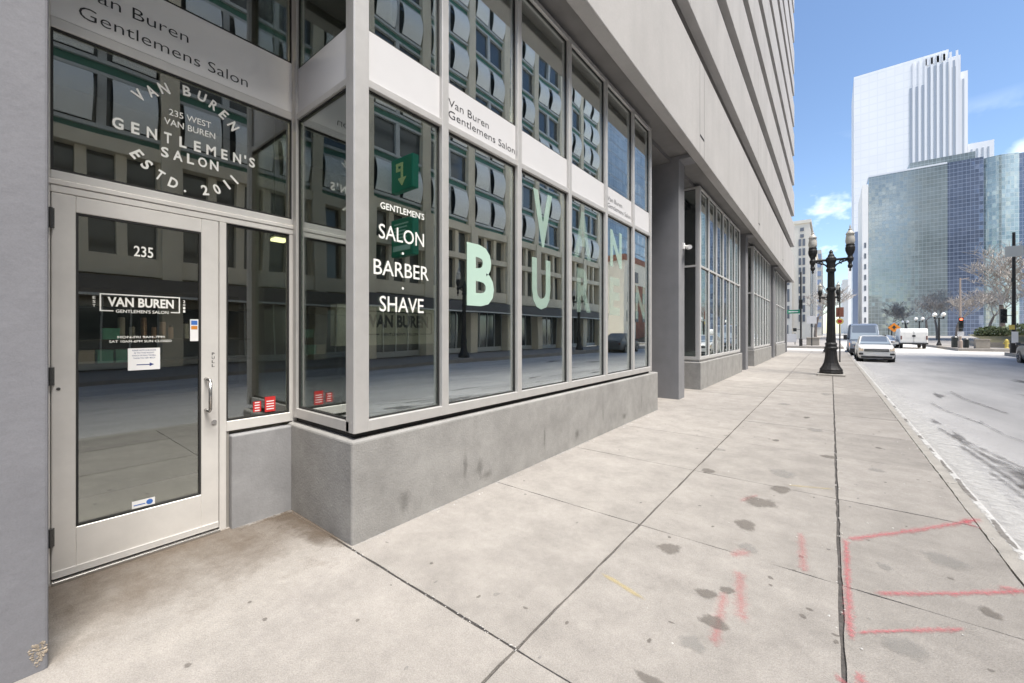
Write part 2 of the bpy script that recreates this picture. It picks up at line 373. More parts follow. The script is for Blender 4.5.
class MB:
    """Collects shapes in world coordinates and links them as ONE mesh object."""
    def __init__(s): s.v = []; s.f = []; s.attr = {}
    def add(s, verts, faces, **at):
        n = len(s.v); s.v.extend([tuple(p) for p in verts]); s.f.extend([tuple(i + n for i in f) for f in faces])
        for k, vals in at.items(): s.attr.setdefault(k, {}).update({n + i: val for i, val in enumerate(vals)})
        return s
    def box(s, x0, x1, y0, y1, z0, z1):
        P = [(x0, y0, z0), (x1, y0, z0), (x1, y1, z0), (x0, y1, z0), (x0, y0, z1), (x1, y0, z1), (x1, y1, z1), (x0, y1, z1)]
        return s.add(P, [(3, 2, 1, 0), (4, 5, 6, 7), (0, 1, 5, 4), (1, 2, 6, 5), (2, 3, 7, 6), (3, 0, 4, 7)])
    def prism(s, poly, axis, a, b):
        """poly of 2-D points pushed along one axis ('x': points are (y,z); 'y': (x,z); 'z': (x,y))."""
        n = len(poly)
        mk = {'x': lambda p, t: (t, p[0], p[1]), 'y': lambda p, t: (p[0], t, p[1]), 'z': lambda p, t: (p[0], p[1], t)}[axis]
        P = [mk(p, a) for p in poly] + [mk(p, b) for p in poly]
        F = [tuple(range(n))[::-1], tuple(range(n, 2 * n))] + [(i, (i + 1) % n, n + (i + 1) % n, n + i) for i in range(n)]
        return s.add(P, F)
    def tube(s, p, q, r0, r1=None, n=8, caps=True):
        r1 = r0 if r1 is None else r1
        p, q = Vector(p), Vector(q); d = (q - p)
        if d.length < 1e-6: return s
        d.normalize()
        a = d.cross(Vector((0, 0, 1)) if abs(d.z) < .9 else Vector((1, 0, 0))).normalized(); b = d.cross(a)
        P = []
        for c, r in ((p, r0), (q, r1)):
            for i in range(n):
                t = 2 * math.pi * i / n
                P.append(c + (a * math.cos(t) + b * math.sin(t)) * r)
        F = [(i, (i + 1) % n, n + (i + 1) % n, n + i) for i in range(n)]
        if caps: F += [tuple(range(n))[::-1], tuple(range(n, 2 * n))]
        return s.add(P, F)
    def path(s, pts, r, n=8):
        for a, b in zip(pts[:-1], pts[1:]): s.tube(a, b, r, r, n)
        return s
    def lathe(s, prof, c=(0, 0, 0), n=16):
        P = []; F = []
        for r, z in prof:
            for i in range(n):
                t = 2 * math.pi * i / n
                P.append((c[0] + r * math.cos(t), c[1] + r * math.sin(t), c[2] + z))
        for k in range(len(prof) - 1):
            for i in range(n):
                j = (i + 1) % n
                F.append((k * n + i, k * n + j, (k + 1) * n + j, (k + 1) * n + i))
        F.append(tuple(range(n))[::-1]); F.append(tuple(range((len(prof) - 1) * n, len(prof) * n)))
        return s.add(P, F)
    def loft(s, rings, cap=True):
        n = len(rings[0]); P = [p for r in rings for p in r]; F = []
        for k in range(len(rings) - 1):
            for i in range(n):
                j = (i + 1) % n
                F.append((k * n + i, k * n + j, (k + 1) * n + j, (k + 1) * n + i))
        if cap: F.append(tuple(range(n))[::-1]); F.append(tuple(range((len(rings) - 1) * n, len(rings) * n)))
        return s.add(P, F)
    def build(s, name, m, parent=None, smooth=False, bevel=0.0, kind=None, label=None, cat=None, group=None, seg=2):
        me = bpy.data.meshes.new(name)
        o = bpy.data.objects.new(name, me)
        off = wpos(parent) if parent is not None else Vector((0, 0, 0))
        if parent is None and kind is None and s.v:            # a thing of one mesh: origin at its base
            xs = [p[0] for p in s.v]; ys = [p[1] for p in s.v]; zs = [p[2] for p in s.v]
            off = Vector(((min(xs) + max(xs)) / 2, (min(ys) + max(ys)) / 2, min(zs))); o.location = off
        me.from_pydata([(p[0] - off.x, p[1] - off.y, p[2] - off.z) for p in s.v], [], s.f)
        for k, d in s.attr.items():
            a = me.attributes.new(k, 'FLOAT', 'POINT')
            for i, val in d.items(): a.data[i].value = val
        bm = bmesh.new(); bm.from_mesh(me); bmesh.ops.recalc_face_normals(bm, faces=bm.faces); bm.to_mesh(me); bm.free()
        me.materials.append(M[m])
        if smooth:
            for p in me.polygons: p.use_smooth = True
        COL.objects.link(o)
        if parent is not None: o.parent = parent
        if bevel:
            b = o.modifiers.new("bevel", 'BEVEL'); b.width = bevel; b.segments = seg; b.limit_method = 'ANGLE'; b.angle_limit = R(40)
        if kind: o['kind'] = kind
        if label: o['label'] = label
        if cat: o['category'] = cat
        if group: o['group'] = group
        return o

def thing(name, loc, label, cat, group=None, rz=0.0):
    o = bpy.data.objects.new(name, None); COL.objects.link(o)
    o.location = loc; o.rotation_euler = (0, 0, rz); o.empty_display_size = 0.3
    o['label'] = label; o['category'] = cat
    if group: o['group'] = group
    return o

def copy_tree(o, parent=None):
    c = o.copy(); COL.objects.link(c); c.parent = parent
    for ch in list(o.children): copy_tree(ch, c)
    return c

def place(o, loc, rz=None, label=None, scale=None):
    o.location = loc
    if rz is not None: o.rotation_euler = (0, 0, rz)
    if scale: o.scale = (scale,) * 3
    if label: o['label'] = label
    return o

# lettering: Blender's built-in font turned into mesh outlines, fitted to a measured width and height
_tc = {}
def glyphs(body, weight=0.0):
    k = (body, weight)
    if k not in _tc:
        cu = bpy.data.curves.new('lettering', 'FONT'); cu.body = body; cu.offset = weight; cu.resolution_u = 3
        cu.space_character = 1.0
        ob = bpy.data.objects.new('lettering', cu); COL.objects.link(ob)
        dg = bpy.context.evaluated_depsgraph_get()
        me = bpy.data.meshes.new_from_object(ob.evaluated_get(dg))
        _tc[k] = ([tuple(v.co) for v in me.vertices], [tuple(p.vertices) for p in me.polygons])
        bpy.data.objects.remove(ob); bpy.data.curves.remove(cu); bpy.data.meshes.remove(me)
    return _tc[k]

def put_text(mb, body, a, b, w, h, at, weight=0.0, rot=0.0, centre=False):
    """a, b: lower left corner (or centre) in the plane; at(a, b) gives the world point."""
    V, F = glyphs(body, weight)
    xs = [p[0] for p in V]; ys = [p[1] for p in V]
    x0, x1, y0, y1 = min(xs), max(xs), min(ys), max(ys)
    sy = h / (y1 - y0); sx = (w / (x1 - x0)) if w else sy
    ww, hh = (x1 - x0) * sx, h
    P = []
    for p in V:
        x, y = (p[0] - x0) * sx, (p[1] - y0) * sy
        if centre: x -= ww / 2; y -= hh / 2
        c, s_ = math.cos(rot), math.sin(rot)
        P.append(at(a + x * c - y * s_, b + x * s_ + y * c))
    mb.add(P, F)

def street_plane(x): return lambda a, b: (x, a, b)        # seen from the street: right is +Y
def cross_plane(y): return lambda a, b: (a, y, b)         # seen from -Y: right is +X

for _t, _w in (("VAN BUREN", .02), ("GENTLEMEN'S", .02), ("SALON", .02), ("235", .02)): glyphs(_t, _w)

def blob(mb, x, y, z, rx, ry, n=22, wob=0.22, rot=0.0, seed=0):
    q = random.Random(seed)
    ph = [q.uniform(0, 6.28) for _ in range(4)]
    P = [(x, y, z)]; E = [1.0]
    for i in range(n):
        t = 2 * math.pi * i / n
        r = 1 + wob * (math.sin(2 * t + ph[0]) * .5 + math.sin(3 * t + ph[1]) * .4 + math.sin(5 * t + ph[2]) * .3)
        a, b = rx * r * math.cos(t), ry * r * math.sin(t)
        P.append((x + a * math.cos(rot) - b * math.sin(rot), y + a * math.sin(rot) + b * math.cos(rot), z)); E.append(0.0)
    mb.add(P, [(0, i + 1, (i + 1) % n + 1) for i in range(n)], edge=E)

def stroke(mb, pts, w, z, mid=1.0, side=0.0, seed=1):
    q = random.Random(seed)
    # resample, so that the edge can wander
    S = []
    for a, b in zip(pts[:-1], pts[1:]):
        a, b = Vector((*a, 0)), Vector((*b, 0)); k = max(2, int((b - a).length / 0.06))
        for i in range(k): S.append(a.lerp(b, i / k))
    S.append(Vector((*pts[-1], 0)))
    P = []; E = []
    for i, p in enumerate(S):
        d = (S[min(i + 1, len(S) - 1)] - S[max(i - 1, 0)]).normalized(); nrm = Vector((-d.y, d.x, 0))
        ww = w * (0.5 + q.uniform(-.12, .12))
        endf = 1.0 if 0 < i < len(S) - 1 else 0.35
        for t, e in ((-1, side), (0, mid), (1, side)):
            pt = p + nrm * ww * t; P.append((pt.x, pt.y, z)); E.append(e * endf)
    F = []
    for i in range(len(S) - 1):
        for j in range(2):
            F.append((3 * i + j, 3 * i + j + 1, 3 * i + 4 + j, 3 * i + 3 + j))
    mb.add(P, F, edge=E)

# ================================================================ GROUND
KX, FK = 1.06, 10.6                       # our kerb, the far kerb
def slab(mb, x0, x1, y0, y1, gx0, gx1, gy0, gy1, q, step=0.12, jit=0.004, chip=0.0):
    x0 += gx0; x1 -= gx1; y0 += gy0; y1 -= gy1
    pts = []
    def edge(a, b):
        n = max(1, int((Vector(b) - Vector(a)).length / step))
        for i in range(n):
            t = i / n
            pts.append((a[0] + (b[0] - a[0]) * t + q.uniform(-jit, jit), a[1] + (b[1] - a[1]) * t + q.uniform(-jit, jit)))
    edge((x0, y0), (x1, y0)); edge((x1, y0), (x1, y1)); edge((x1, y1), (x0, y1)); edge((x0, y1), (x0, y0))
    n = len(pts); dz = q.uniform(-.0015, .0015)
    P = [(p[0], p[1], dz) for p in pts] + [(p[0], p[1], -.05) for p in pts]
    tone = q.random()
    mb.add(P, [tuple(range(n))] + [(i, (i + 1) % n, n + (i + 1) % n, n + i) for i in range(n)], tone=[tone] * (2 * n))

MB().box(-400, 400, -200, 900, -0.80, -0.30).build('ground', 'earth', kind='structure')
rdm = MB()
for (ya, yb, za, zb) in ((-60, 8, -.13, -.13), (8, 30, -.13, -.25), (30, 44, -.25, -.25)):
    rdm.add([(KX + .05, ya, za), (FK, ya, za), (FK, yb, zb), (KX + .05, yb, zb)], [(0, 1, 2, 3)])
rdm.build('road', 'road', kind='structure')
MB().box(-60, 90, 44.0, 57.5, -0.40, -0.252).build('cross_street', 'road_salt_sunlit', kind='structure')
MB().box(KX + .1, 12.5, 57.5, 240, -0.40, -0.256).build('road', 'road_salt_sunlit', kind='structure')
q = random.Random(3)
sw = MB()
ys = [1.57 + 1.635 * k for k in range(-5, 26)]
for k in range(len(ys) - 1):
    wide = 0.004
    for (x0, x1, g0, g1) in ((-3.9, -1.21, .004, .008), (-1.21, 0.045, .008, .011), (0.045, 0.93, .011, .009)):
        a0 = 0.008 if (abs(ys[k] - 1.57) < .01 and x0 < -3) else wide
        a1 = 0.008 if (abs(ys[k + 1] - 1.57) < .01 and x0 < -3) else wide
        slab(sw, x0, x1, ys[k], ys[k + 1], g0, g1, a0, a1, q, jit=.004 if x0 > -2 else .003)
sw.build('sidewalk', 'sidewalk', kind='structure')
MB().box(-3.9, KX - .01, ys[0], ys[-1], -0.40, -0.014).build('sidewalk_joint', 'joint', kind='structure')
kb = MB()
for k in range(16):                         # kerb stones with a chipped street edge
    y0, y1 = -7 + 3.27 * k, -7 + 3.27 * (k + 1) - .012
    n = 40; L_, Rr = [], []
    for i in range(n + 1):
        y = y0 + (y1 - y0) * i / n
        L_.append((0.932 + q.uniform(-.004, .004), y)); Rr.append((KX + .015 + q.uniform(-.012, .008) - (0.03 if q.random() < .12 else 0), y))
    poly = L_ + Rr[::-1]
    m = len(poly)
    kb.add([(p[0], p[1], -.002) for p in poly] + [(p[0] + (0.02 if p[0] > 1 else 0), p[1], -.30) for p in poly],
           [tuple(range(m))] + [(i, (i + 1) % m, m + (i + 1) % m, m + i) for i in range(m)])
kb.build('kerb', 'kerb_concrete', kind='structure')
gu = MB()
for k in range(16):
    y0, y1 = -7 + 3.27 * k, -7 + 3.27 * (k + 1) - .01
    L_ = [(KX + .04, y0), (KX + .04, y1)]
    Rr = [(1.40 + q.uniform(-.03, .03), y1 - (y1 - y0) * i / 14) for i in range(15)]
    poly = L_ + Rr
    m = len(poly)
    zg = lambda y: -.122 - .12 * min(1, max(0, (y - 8) / 22))
    gu.add([(p[0], p[1], zg(p[1])) for p in poly] + [(p[0], p[1], -.4) for p in poly], [tuple(range(m))] + [(i, (i + 1) % m, m + (i + 1) % m, m + i) for i in range(m)])
gu.build('gutter', 'gutter', kind='structure')
# far kerb and pavement, and the blocks beyond the crossing
MB().box(FK, 15.5, -60, 48.5, -0.40, 0.0).build('pavement', 'sidewalk', kind='structure')
MB().box(-30, KX, 56.2, 240, -0.40, 0.0).build('pavement', 'sidewalk', kind='structure')
MB().box(9.6, 120, 57.2, 240, -0.40, 0.0).build('pavement', 'sidewalk', kind='structure')
MB().box(-3.9, KX, -60, ys[0], -0.40, 0.0).build('pavement', 'sidewalk', kind='structure')

# worn spray-paint marks, patches and dirt on the slabs (sheets 4 mm above)
sp = MB()
stroke(sp, [(0.088, 3.921), (0.549, 4.478), (0.84, 4.86), (0.984, 5.063)], 0.096, .004, mid=.52, side=.12, seed=1)
stroke(sp, [(0.90, 5.02), (0.86, 4.86), (0.93, 4.78)], 0.096, .0045, mid=.52, side=.12, seed=12)
stroke(sp, [(0.088, 3.94), (0.080, 3.167), (0.078, 2.636)], 0.067, .0050, mid=.52, side=.12, seed=2)
stroke(sp, [(0.185, 3.204), (0.554, 3.492), (0.96, 3.84)], 0.080, .004, mid=.52, side=.12, seed=3)
stroke(sp, [(0.76, 3.76), (0.93, 3.80)], 0.112, .0055, mid=.52, side=.12, seed=31)
stroke(sp, [(0.081, 2.724), (0.367, 2.967), (0.569, 3.138)], 0.054, .004, mid=.52, side=.12, seed=4)
stroke(sp, [(0.018, 2.369), (0.06, 2.26)], 0.064, .004, mid=.52, side=.12, seed=5)
stroke(sp, [(0.125, 2.446), (0.084, 2.32)], 0.080, .004, mid=.52, side=.12, seed=6)
sp.build('spray_paint', 'spray_red', kind='structure')
sf = MB()
stroke(sf, [(-0.500, 2.70), (-0.452, 2.17)], 0.098, .004, mid=.52, side=.12, seed=7)
stroke(sf, [(-0.47, 3.0), (-0.375, 2.45)], 0.111, .004, mid=.52, side=.12, seed=8)
stroke(sf, [(-0.18, 3.85), (-0.138, 3.20)], 0.091, .004, mid=.52, side=.12, seed=9)
stroke(sf, [(-0.56, 3.12), (-0.44, 3.32)], 0.130, .004, mid=.52, side=.12, seed=10)
stroke(sf, [(-0.66, 4.2), (-0.54, 4.5)], 0.078, .004, mid=.52, side=.12, seed=11)
sf.build('spray_paint', 'spray_faint', kind='structure')
sy = MB()
stroke(sy, [(-1.166, 2.406), (-0.95, 2.35), (-0.843, 2.314)], .06, .004, seed=13)
stroke(sy, [(-0.36, 4.95), (0.02, 5.1)], .05, .004, seed=14)
sy.build('spray_paint', 'spray_yellow', kind='structure')
pd, pg = MB(), MB()
for i, (k, x, y, rx, ry) in enumerate([
        ('p', -0.91, 2.98, 0.10, 0.092), ('p', -0.58, 2.60, 0.068, 0.066), ('p', -0.49, 2.71, 0.052, 0.052), ('p', -0.49, 2.37, 0.082, 0.074),
        ('p', -0.51, 4.30, 0.145, 0.165), ('p', -0.54, 3.73, 0.10, 0.115), ('p', -0.39, 4.78, 0.11, 0.13), ('p', -1.08, 4.92, 0.08, 0.115),
        ('p', -0.63, 1.80, 0.08, 0.04), ('p', 0.69, 3.39, 0.05, 0.07), ('p', -0.30, 3.02, .02, .02), ('p', -0.12, 2.72, .02, .025), ('p', -0.29, 2.93, .015, .015),
        ('p', -0.03, 6.4, .09, .10), ('p', -0.62, 6.9, .05, .09), ('p', -0.35, 9.1, .06, .13), ('p', 0.5, 7.3, .04, .06), ('p', -2.0, 1.2, .014, .014), ('p', -2.35, 0.55, .02, .018), ('p', -2.62, .9, .015, .012)]):
    blob(pd, x, y, .003 + .0004 * (i % 5), rx, ry, seed=i)
for i, (x, y, rx, ry) in enumerate([(-0.42, 5.33, 0.143, 0.176), (0.61, 3.98, 0.122, 0.146), (0.28, 3.63, 0.053, 0.055), (0.29, 2.76, 0.103, 0.100),
                                    (-0.47, 3.34, 0.072, 0.080), (-0.54, 2.14, 0.07, 0.07), (-1.15, 5.9, .09, .07), (0.4, 6.1, .08, .09), (-0.2, 8.0, .12, .14), (-.8, 10.5, .12, .2), (-.1, 12.8, .14, .25)]):
    blob(pg, x, y, .0032 + .0003 * i, rx, ry, seed=40 + i)
pd.build('pavement_patch', 'patch_dark', kind='structure')
pg.build('pavement_patch', 'patch_grey', kind='structure')
dd = MB()                                  # dirt tracked to the doorstep
def sheet(mb, poly_rows, z, zf=None):
    """rows of (x, y, edge) points"""
    nr, nc = len(poly_rows), len(poly_rows[0])
    P = [(p[0], p[1], zf(p[1]) if zf else z) for r in poly_rows for p in r]; E = [p[2] for r in poly_rows for p in r]
    F = [(r * nc + c, r * nc + c + 1, (r + 1) * nc + c + 1, (r + 1) * nc + c) for r in range(nr - 1) for c in range(nc - 1)]
    mb.add(P, F, edge=E)
sheet(dd, [[(-3.74, y, .72), (-3.45, y, .55), (-3.05, y, .36), (-2.65, y, .10), (-2.35, y, -.1)] for y in (-.2, .1, .4, .8, 1.1, 1.4, 1.56)], .0036)
sheet(dd, [[(x, y, e) for y, e in ((1.595, .75), (1.50, .6), (1.38, .2), (1.25, -.1))] for x in (-3.7, -3.4, -3.0)] + [[(x, y, e * k - (1 - k) * .4) for y, e in ((1.595, .75), (1.50, .6), (1.38, .2), (1.25, -.1))] for x, k in ((-2.78, .6), (-2.62, .15), (-2.45, 0))], .0042)
dd.build('doorstep_dirt', 'door_dirt', kind='structure')
wl_ = MB()                                  # lime and salt along the foot of the walls
sheet(wl_, [[(-2.722, y, .45), (-2.69, y, .38), (-2.655, y, .05)] for y in [1.6 + .4 * k for k in range(17)]], .0034)
sheet(wl_, [[(-3.70, y, .5), (-3.66, y, .40), (-3.62, y, .05)] for y in (1.15, 1.3, 1.45, 1.585)], .0050)
wl_.build('wall_foot_salt', 'salt', kind='structure')
sl = MB()
sheet(sl, [[(1.12, y, .35), (1.22, y, .62), (1.36, y, .60), (1.6, y, .38), (2.6, y, .25)] for y in [v * 1.5 for v in range(-2, 28)]], 0, lambda y: -.114 - .12 * min(1, max(0, (y - 8) / 22)))
sl.build('salt_crust', 'salt', kind='structure')
rd = MB()
for i, (x, y, rx, ry) in enumerate([(1.75, 7.1, .28, 1.1), (1.95, 5.6, .3, .7), (1.62, 9.6, .10, .8), (1.55, 11.0, .07, .7), (3.2, 12.5, .25, .7), (5.4, 22, .5, 2.0), (4.3, 17, .3, 1.0), (2.9, 8.6, .12, 1.0), (7.4, 20.5, .7, 1.3), (2.3, 15.8, .15, 1.2)]):
    blob(rd, x, y, -.122 + .0005 * i - .12 * min(1, max(0, (y - 8) / 22)), rx, ry, seed=70 + i, wob=.5)
q = random.Random(21)
for i, (x0, y0, x1, y1) in enumerate([(1.48, 10.2, 2.1, 6.2), (1.55, 9.6, 2.4, 6.0), (1.50, 8.8, 2.0, 5.2), (1.62, 8.4, 2.6, 5.4), (1.9, 8.0, 3.0, 5.8), (1.5, 7.4, 1.9, 4.6), (2.2, 11.5, 2.5, 8.8), (1.9, 14.0, 2.2, 11.2), (3.3, 10.5, 3.9, 8.2), (2.7, 17, 2.9, 13)]):
    xm, ym = (x0 + x1) / 2 - .12, (y0 + y1) / 2 + q.uniform(-.3, .3)
    stroke(rd, [(x0, y0), (xm, ym), (x1, y1)], q.uniform(.05, .16), -.1165 + .0004 * i - (.12 * max(0, (min(y0, y1) - 8) / 22)), mid=.75, side=.1, seed=200 + i)
rd.build('road_dirt', 'road_dirt', kind='structure')
kd = MB()                                  # broken dark edge of the kerb
for i, (y, l) in enumerate([(3.2, .5), (4.5, .6), (5.55, .75), (6.5, .6), (7.5, .25), (8.3, .3), (9.7, .4), (11.4, .3), (13.0, .5)]):
    stroke(kd, [(KX - .015, y), (KX - .025, y + l / 2), (KX - .01, y + l)], .035, .0015, mid=.9, side=.25, seed=90 + i)
ks = MB()
sheet(ks, [[(.985, y, .12), (1.03, y, .55), (1.072, y, .62)] for y in [2 + .5 * k for k in range(60)]], .0012)
ks.build('kerb_salt', 'kerb_salt', kind='structure')
gs, gw = MB(), MB()
q = random.Random(77)
for i in range(150):
    x, y = q.uniform(-2.6, .9), q.uniform(.6, 14)
    (blob)(gs if i % 3 else gw, x, y, .0018 + .00001 * i, q.uniform(.008, .022), q.uniform(.008, .024), n=10, wob=.3, seed=500 + i)
gs.build('gum_spot', 'patch_dark', kind='structure'); gw.build('gum_spot', 'patch_grey', kind='structure')
kd.build('kerb_wear', 'patch_dark', kind='structure')
gr = MB()                                  # grit and pebbles caught in the joints
q = random.Random(11)
for i in range(420):
    r = q.random()
    if r < .40: x, y = 0.93 + q.uniform(-.035, .03), q.uniform(1.5, 16)
    elif r < .55: x, y = 0.045 + q.uniform(-.02, .02), q.uniform(1.5, 14)
    elif r < .70: x, y = q.uniform(-1.1, .9), q.uniform(1.8, 12)
    elif r < .85: x, y = -2.70 + q.uniform(-.0, .06), q.uniform(1.6, 8)
    else: x, y = q.uniform(-2.7, -1.2), 1.57 + q.uniform(-.015, .015)
    s_ = q.uniform(.002, .009) * (.6 if r > .85 else 1)
    P = [(x + s_ * q.uniform(.7, 1.3) * a, y + s_ * q.uniform(.7, 1.3) * b, .002 + s_ * c) for a, b, c in ((1, 0, 0), (0, 1, 0), (-1, 0, 0), (0, -1, 0), (.2, .1, .7))]
    gr.add(P, [(0, 1, 4), (1, 2, 4), (2, 3, 4), (3, 0, 4)])
mat('pebble', (0.60, 0.58, 0.55), 0.9, var=.3, vscale=40)
gr.build('gravel', 'pebble', kind='stuff')

# ================================================================ OUR BUILDING
B = thing('garage_building', (-2.75, 16.0, 0), 'grey concrete building of stacked horizontal bands over glass storefronts along the sidewalk', 'building')
YE = 39.0
lv = [(5.52, 7.65)]
tops = [7.65, 10.06, 12.56, 14.89, 17.26, 19.59, 21.51, 23.85, 26.2, 28.55, 30.9, 33.2]
bots = [8.34, 10.80, 13.25, 15.60, 17.92, 20.39, 22.11, 24.64, 27.0, 29.3, 31.6]
for i, bz in enumerate(bots): lv.append((bz, tops[i + 1]))
for i, (z0, z1) in enumerate(lv):
    off = 0.0 if i % 2 == 0 else 0.012
    b = MB(); b.box(-2.50, -2.30, -14, YE + .35 - off, z0, z1)
    s = b.build('spandrel', 'spandrel', B, bevel=.015)
    if i == 0:
        sm = MB()
        for y in (-1.2, 9.70, 19.0, 29.4):
            for dy in (0.0, .40): MB().box(-2.299, -2.2965, y + dy, y + dy + .016, z0 + .02, z1 - .02).build('expansion_joint', 'seam', s)
        for y in (-1.2, 9.70, 19.0, 29.4): MB().box(-2.298, -2.294, y + .02, y + .38, z0 + .42, z0 + .46).build('weep_slot', 'gasket', s)
    else:
        for y in (-1.2, 8.9, 18.9, 28.9): MB().box(-2.299, -2.2965, y, y + .014, z0 + .02, z1 - .02).build('expansion_joint', 'seam', s)
for z0, z1 in lv[1:]: MB().box(-14, -2.502, -14, YE + .2, z0 + .10, z0 + .30).build('deck_slab', 'deck', B)
MB().box(-14.3, -14.0, -14, YE + .2, 0, 33.2).build('back_wall', 'dark_wall', B)
for z0, z1 in lv: MB().box(-14, -2.502, YE + .10, YE + .30, z0 + .003, z1 - .003).build('end_spandrel', 'spandrel', B)
MB().box(-13.9, -2.3, -14.2, -14.003, 0, 33.2).build('end_wall', 'spandrel', B)
# soffit pocket over the windows
MB().box(-13.9, -2.502, -14, YE + .1, 5.62, 5.80).build('soffit', 'soffit', B)
MB().box(-3.4, -2.95, -14, YE, 5.512, 5.617).build('window_lintel', 'soffit', B)
# pillars
for i, (y0, y1) in enumerate([(9.71, 10.16), (19.05, 19.6), (29.3, 29.85), (38.45, YE)]):
    p = MB().box(-4.4, -2.75, y0, y1, -.02, 5.617).build('pillar', 'pillar_paint', B, bevel=.012)
    MB().box(-2.748, -2.503, y0 + .002, y1 - .002, 5.521, 5.616).build('beam_stub', 'pillar_paint', p)
pier = MB().box(-3.95, -2.84, -3.2, 0.150, -.02, 5.617).build('pier', 'pier_paint', B, bevel=.012)
# broken plaster at the foot of the pier, old aggregate showing
pl = MB()
q = random.Random(5)
for i in range(150):
    a, r = q.uniform(0, 6.28), q.random() ** .5
    y, z, s_ = .118 + .028 * r * math.cos(a), .092 + .05 * r * math.sin(a) * (1 + .3 * math.sin(3 * a)), q.uniform(.002, .006)
    pl.add([(-2.8395 + s_ * c[0], y + s_ * c[1], z + s_ * c[2]) for c in ((.6, 0, 0), (0, 1, 0), (0, 0, 1), (0, -1, 0), (0, 0, -1))], [(0, 1, 2), (0, 2, 3), (0, 3, 4), (0, 4, 1)])
mat('aggregate', (0.34, 0.29, 0.23), 0.95, var=.35, vscale=60)
pl.build('broken_plaster', 'aggregate', pier)
MB().box(-2.98, -2.78, -14, -3.2, -.02, 5.617).build('blank_wall', 'pier_paint', B)

# ---- rooms behind the glass
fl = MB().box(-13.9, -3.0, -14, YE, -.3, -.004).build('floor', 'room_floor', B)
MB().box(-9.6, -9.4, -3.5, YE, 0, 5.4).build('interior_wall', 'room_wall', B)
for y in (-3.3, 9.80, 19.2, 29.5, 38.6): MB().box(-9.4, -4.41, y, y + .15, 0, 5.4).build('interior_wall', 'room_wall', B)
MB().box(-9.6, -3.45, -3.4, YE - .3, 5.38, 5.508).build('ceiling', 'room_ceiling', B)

# ---- bay windows
def bay(name_y0, y1, posts, xf, side_x, lettering=None, first=False, mid=(3.33, 3.385)):
    y0 = name_y0
    t = .07
    f = MB()
    bz, tz = .80, 5.51
    X0 = xf - .12
    # street face frame
    f.box(X0, xf, y0 + .062, y1 - .002, bz, bz + .085)
    f.box(X0, xf, y0 + .062, y1 - .002, tz - .06, tz)
    if first: f.box(X0 + .003, xf - .003, y0 + .062, y1 - .002, 3.41, 3.47)
    else: f.box(X0 + .003, xf - .003, y0 + .062, y1 - .002, *mid)
    for (a, b_) in posts: f.box(X0 + .0015, xf + .004, a, b_, bz + .001, tz - .001)
    # side face frame (towards the camera)
    f.box(side_x, xf - .002, y0, y0 + .06, bz + .002, bz + .083)
    f.box(side_x, xf - .002, y0, y0 + .06, tz - .058, tz - .002)
    if first: f.box(side_x, xf - .002, y0 + .002, y0 + .058, 3.412, 3.468)
    else: f.box(side_x, xf - .002, y0 + .002, y0 + .058, mid[0] + .002, mid[1] - .002)
    f.box(side_x - .001, side_x + .055, y0 - .003, y0 + .061, bz + .001, tz - .001)
    f.box(xf - .075, xf - .001, y0 - .004, y0 + .0595, bz + .001, tz - .001)
    fr = f.build('bay_window', 'aluminium_bright' if not first else 'aluminium', B, bevel=.004, seg=1)
    # panes
    gx = xf - .05
    edges = [y0 + .06] + [v for p in posts for v in p] + [y1]
    for i in range(len(posts) - 1):
        a, b_ = posts[i][1], posts[i + 1][0]
        if first: rows = ((bz + .085, 3.41), (3.86, tz - .06))
        else: rows = ((bz + .085, mid[0]), (mid[1], tz - .06))
        for z0, z1 in rows:
            MB().box(gx - .008, gx, a + .001, b_ - .001, z0 + .001, z1 - .001).build('pane', 'window_glass_clear' if first and i == 0 else 'window_glass', fr)
            g = MB()
            for (p0, p1, q0, q1) in ((a, a + .012, z0, z1), (b_ - .012, b_, z0, z1), (a + .012, b_ - .012, z0, z0 + .012), (a + .012, b_ - .012, z1 - .012, z1)):
                g.box(gx + .001, gx + .014, p0, p1, q0, q1)
            g.build('gasket', 'gasket', fr)
        if first:
            MB().box(gx - .012, gx + .018, a + .001, b_ - .001, 3.471, 3.86).build('sign_panel', 'sign_white', fr)
    sa, sb = side_x + .055, xf - .075
    if first: rows = ((bz + .085, 3.41), (3.86, tz - .06))
    else: rows = ((bz + .085, mid[0]), (mid[1], tz - .06))
    for z0, z1 in rows:
        MB().box(sa + .001, sb - .001, y0 + .034, y0 + .042, z0 + .001, z1 - .001).build('pane', 'window_glass_clear', fr)
        g = MB()
        for (p0, p1, q0, q1) in ((sa, sa + .012, z0, z1), (sb - .012, sb, z0, z1), (sa + .012, sb - .012, z0, z0 + .012), (sa + .012, sb - .012, z1 - .012, z1)):
            g.box(p0, p1, y0 + .020, y0 + .033, q0, q1)
        g.build('gasket', 'gasket', fr)
    if first: MB().box(sa + .001, sb - .001, y0 + .016, y0 + .044, 3.471, 3.86).build('sign_panel', 'sign_white', fr)
    return fr

P1 = [(1.625, 1.745), (2.48, 2.56), (3.60, 3.675), (4.725, 4.80), (5.85, 5.925), (6.955, 7.03), (7.83, 7.90)]
bay1 = bay(1.625, 7.90, P1, -2.75, -3.735, first=True)
